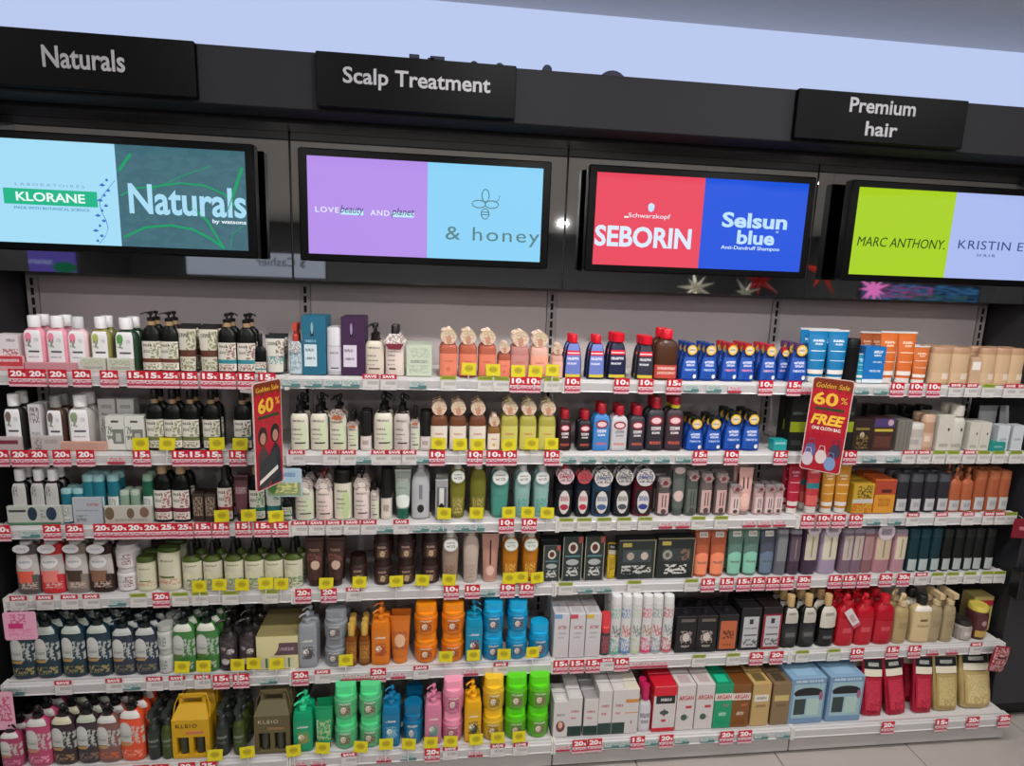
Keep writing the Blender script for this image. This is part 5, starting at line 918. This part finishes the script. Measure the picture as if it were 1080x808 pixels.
# ------------------------------------------------------------------ the store behind the camera, seen in the mirror
def mirror_at(x, y, Y):                              # the place at depth Y whose reflection falls on this pixel
    d = (x-540)/F*cR - (y-404)/F*cU + fw; n = Vector((0, -math.cos(MTILT), math.sin(MTILT))); p0 = Vector((0, MY0, 1.87))
    h = CP+d*((p0-CP).dot(n)/d.dot(n)); r = d-2*d.dot(n)*n
    return h+r*((Y-h.y)/r.y)
def far(name, px0, px1, py0, py1, Y, m, desc, cat, txt=None, thick=.06):
    a = mirror_at(px0, py1, Y); b = mirror_at(px1, py0, Y)
    t = empty(name, ((a.x+b.x)/2, Y, min(a.z, b.z))); tag(t, desc, cat); w = abs(b.x-a.x)/2; h = abs(b.z-a.z)
    MB().bbox(-w, w, -thick, 0, 0, h, .005).build('casing', mat('#141416', .5), t); MB().box(-w*.97, w*.97, 0, .002, h*.04, h*.96).build('display', m, t)
    if txt: lettering(txt, w*.35, h*.6, w*.7, h*.4, .004, mat('#30303a', .5), t, rot=(math.pi/2, 0, math.pi))
    MB().tube([(0, -.03, h), (0, -.03, 3.0-t.location.z)], .01).build('hanger_rod', mat('#202022', .4), t)
    return t
def star(px, py, Y, r, col, desc, n=9, name='star_decoration', metal=.6, em_=0):
    p = mirror_at(px, py, Y)
    t = empty(name, p); tag(t, desc, 'decoration')
    for k in range(n):
        a = 2*math.pi*k/n+.3; dy = .3*math.sin(k*2.4); L = r*(1 if k % 2 == 0 else .72)
        d_ = Vector((math.cos(a), dy, math.sin(a))).normalized(); q = d_.cross(Vector((0, 1, 0))).normalized(); s = d_.cross(q)
        ring = [d_*L*.25+(q*math.cos(i*math.pi/2)+s*math.sin(i*math.pi/2))*r*.11 for i in range(4)]
        mb = MB(); mb.add([Vector((0, 0, 0))]+ring+[d_*L], [(0, 1, 2), (0, 2, 3), (0, 3, 4), (0, 4, 1), (5, 2, 1), (5, 3, 2), (5, 4, 3), (5, 1, 4)]); mb.build('spike', mat(col, .3, metal=metal, emit=em_), t)
    MB().tube([(0, 0, 0), (0, 0, 2.999-p.z)], .003, 4).build('cord', mat('#8a8a8a', .5), t)
star(734, 304, -3.6, .2, '#f0ecd8', 'silver star decoration hanging in the store, mirrored above the third bay')
star(786, 309, -3.6, .17, '#d8d4c0', 'smaller silver star hanging in the store, mirrored beside the red star', n=7)
star(801, 296, -3.9, .24, '#b81c24', 'dark red star decoration hanging in the store, seen in the mirror', n=7, metal=.2)
star(868, 287, -3.3, .26, '#e83420', 'red ribbon ornament hanging in the store, mirrored between two screens', n=5, name='ribbon_ornament', metal=.1)
star(921, 305, -4.3, .22, '#f07ac8', 'pink lit tinsel ornament hanging in the store, seen in the mirror', n=11, name='tinsel_ornament', em_=1.2)
far('video_screen', 18, 80, 262, 292, -4.5, printed('#6c5cc0', (E_(.8, .35, .2, .2, '#1f7a50'), T(.1, .6, .45, .6, '#b8c4f0')), .3, emit=.55), 'purple screen at the back of the store, seen in the mirror', 'screen')
far('cashier_sign', 195, 345, 268, 290, -4.2, mat('#c9cfe0', emit=.55), 'lit white Cashier sign across the store, seen in the mirror', 'sign', txt='$ Cashier')
far('tree_lights_panel', 905, 1035, 302, 320, -5.0, printed('#22364a', (Nn(0, 1, 0, 1, '#4c8ac8'), Nn(.1, .6, .3, .9, '#c05ca8'), Nn(.3, .9, 0, .5, '#3c6a4c')), .3, emit=.7), 'colourful glowing panel in place of Christmas tree lights, seen in the mirror', 'screen')  # added glowing panel standing in for Christmas tree lights across the store
for i, (x, y) in enumerate(DOWN):
    t = empty('downlight', (x, y, 2.99)); r_ = sum(1 for q in DOWN[:i] if q[1] == y); rn = {-1.22: 'nearest the shelves', -2.75: 'over the aisle', -4.8: 'in the third row', -7.4: 'in the fourth row', -10.4: 'in the farthest row'}[y]
    tag(t, f'round recessed ceiling downlight, {ORD[r_]} from left, {rn}', 'lamp', 'ceiling downlights')
    MB().lathe([(.085, .0), (.09, .01)], 16).build('trim_ring', mat('#b8b8b6', .4), t)
for i, x in enumerate((-1.5, 4.6)):
    t = empty('gondola_rack', (x, -5.6, 0)); tag(t, ('left', 'right')[i]+' low display rack across the aisle behind the viewer', 'rack')
    MB().box(-1, 1, -.03, .03, 0, 1.5).build('back_panel', mat('#77726e', .5), t)
    for k in range(5): MB().box(-1, 1, .03, .38, .1+k*.32, .13+k*.32).build('shelf_board', mat('#a8a4a0', .4), t)
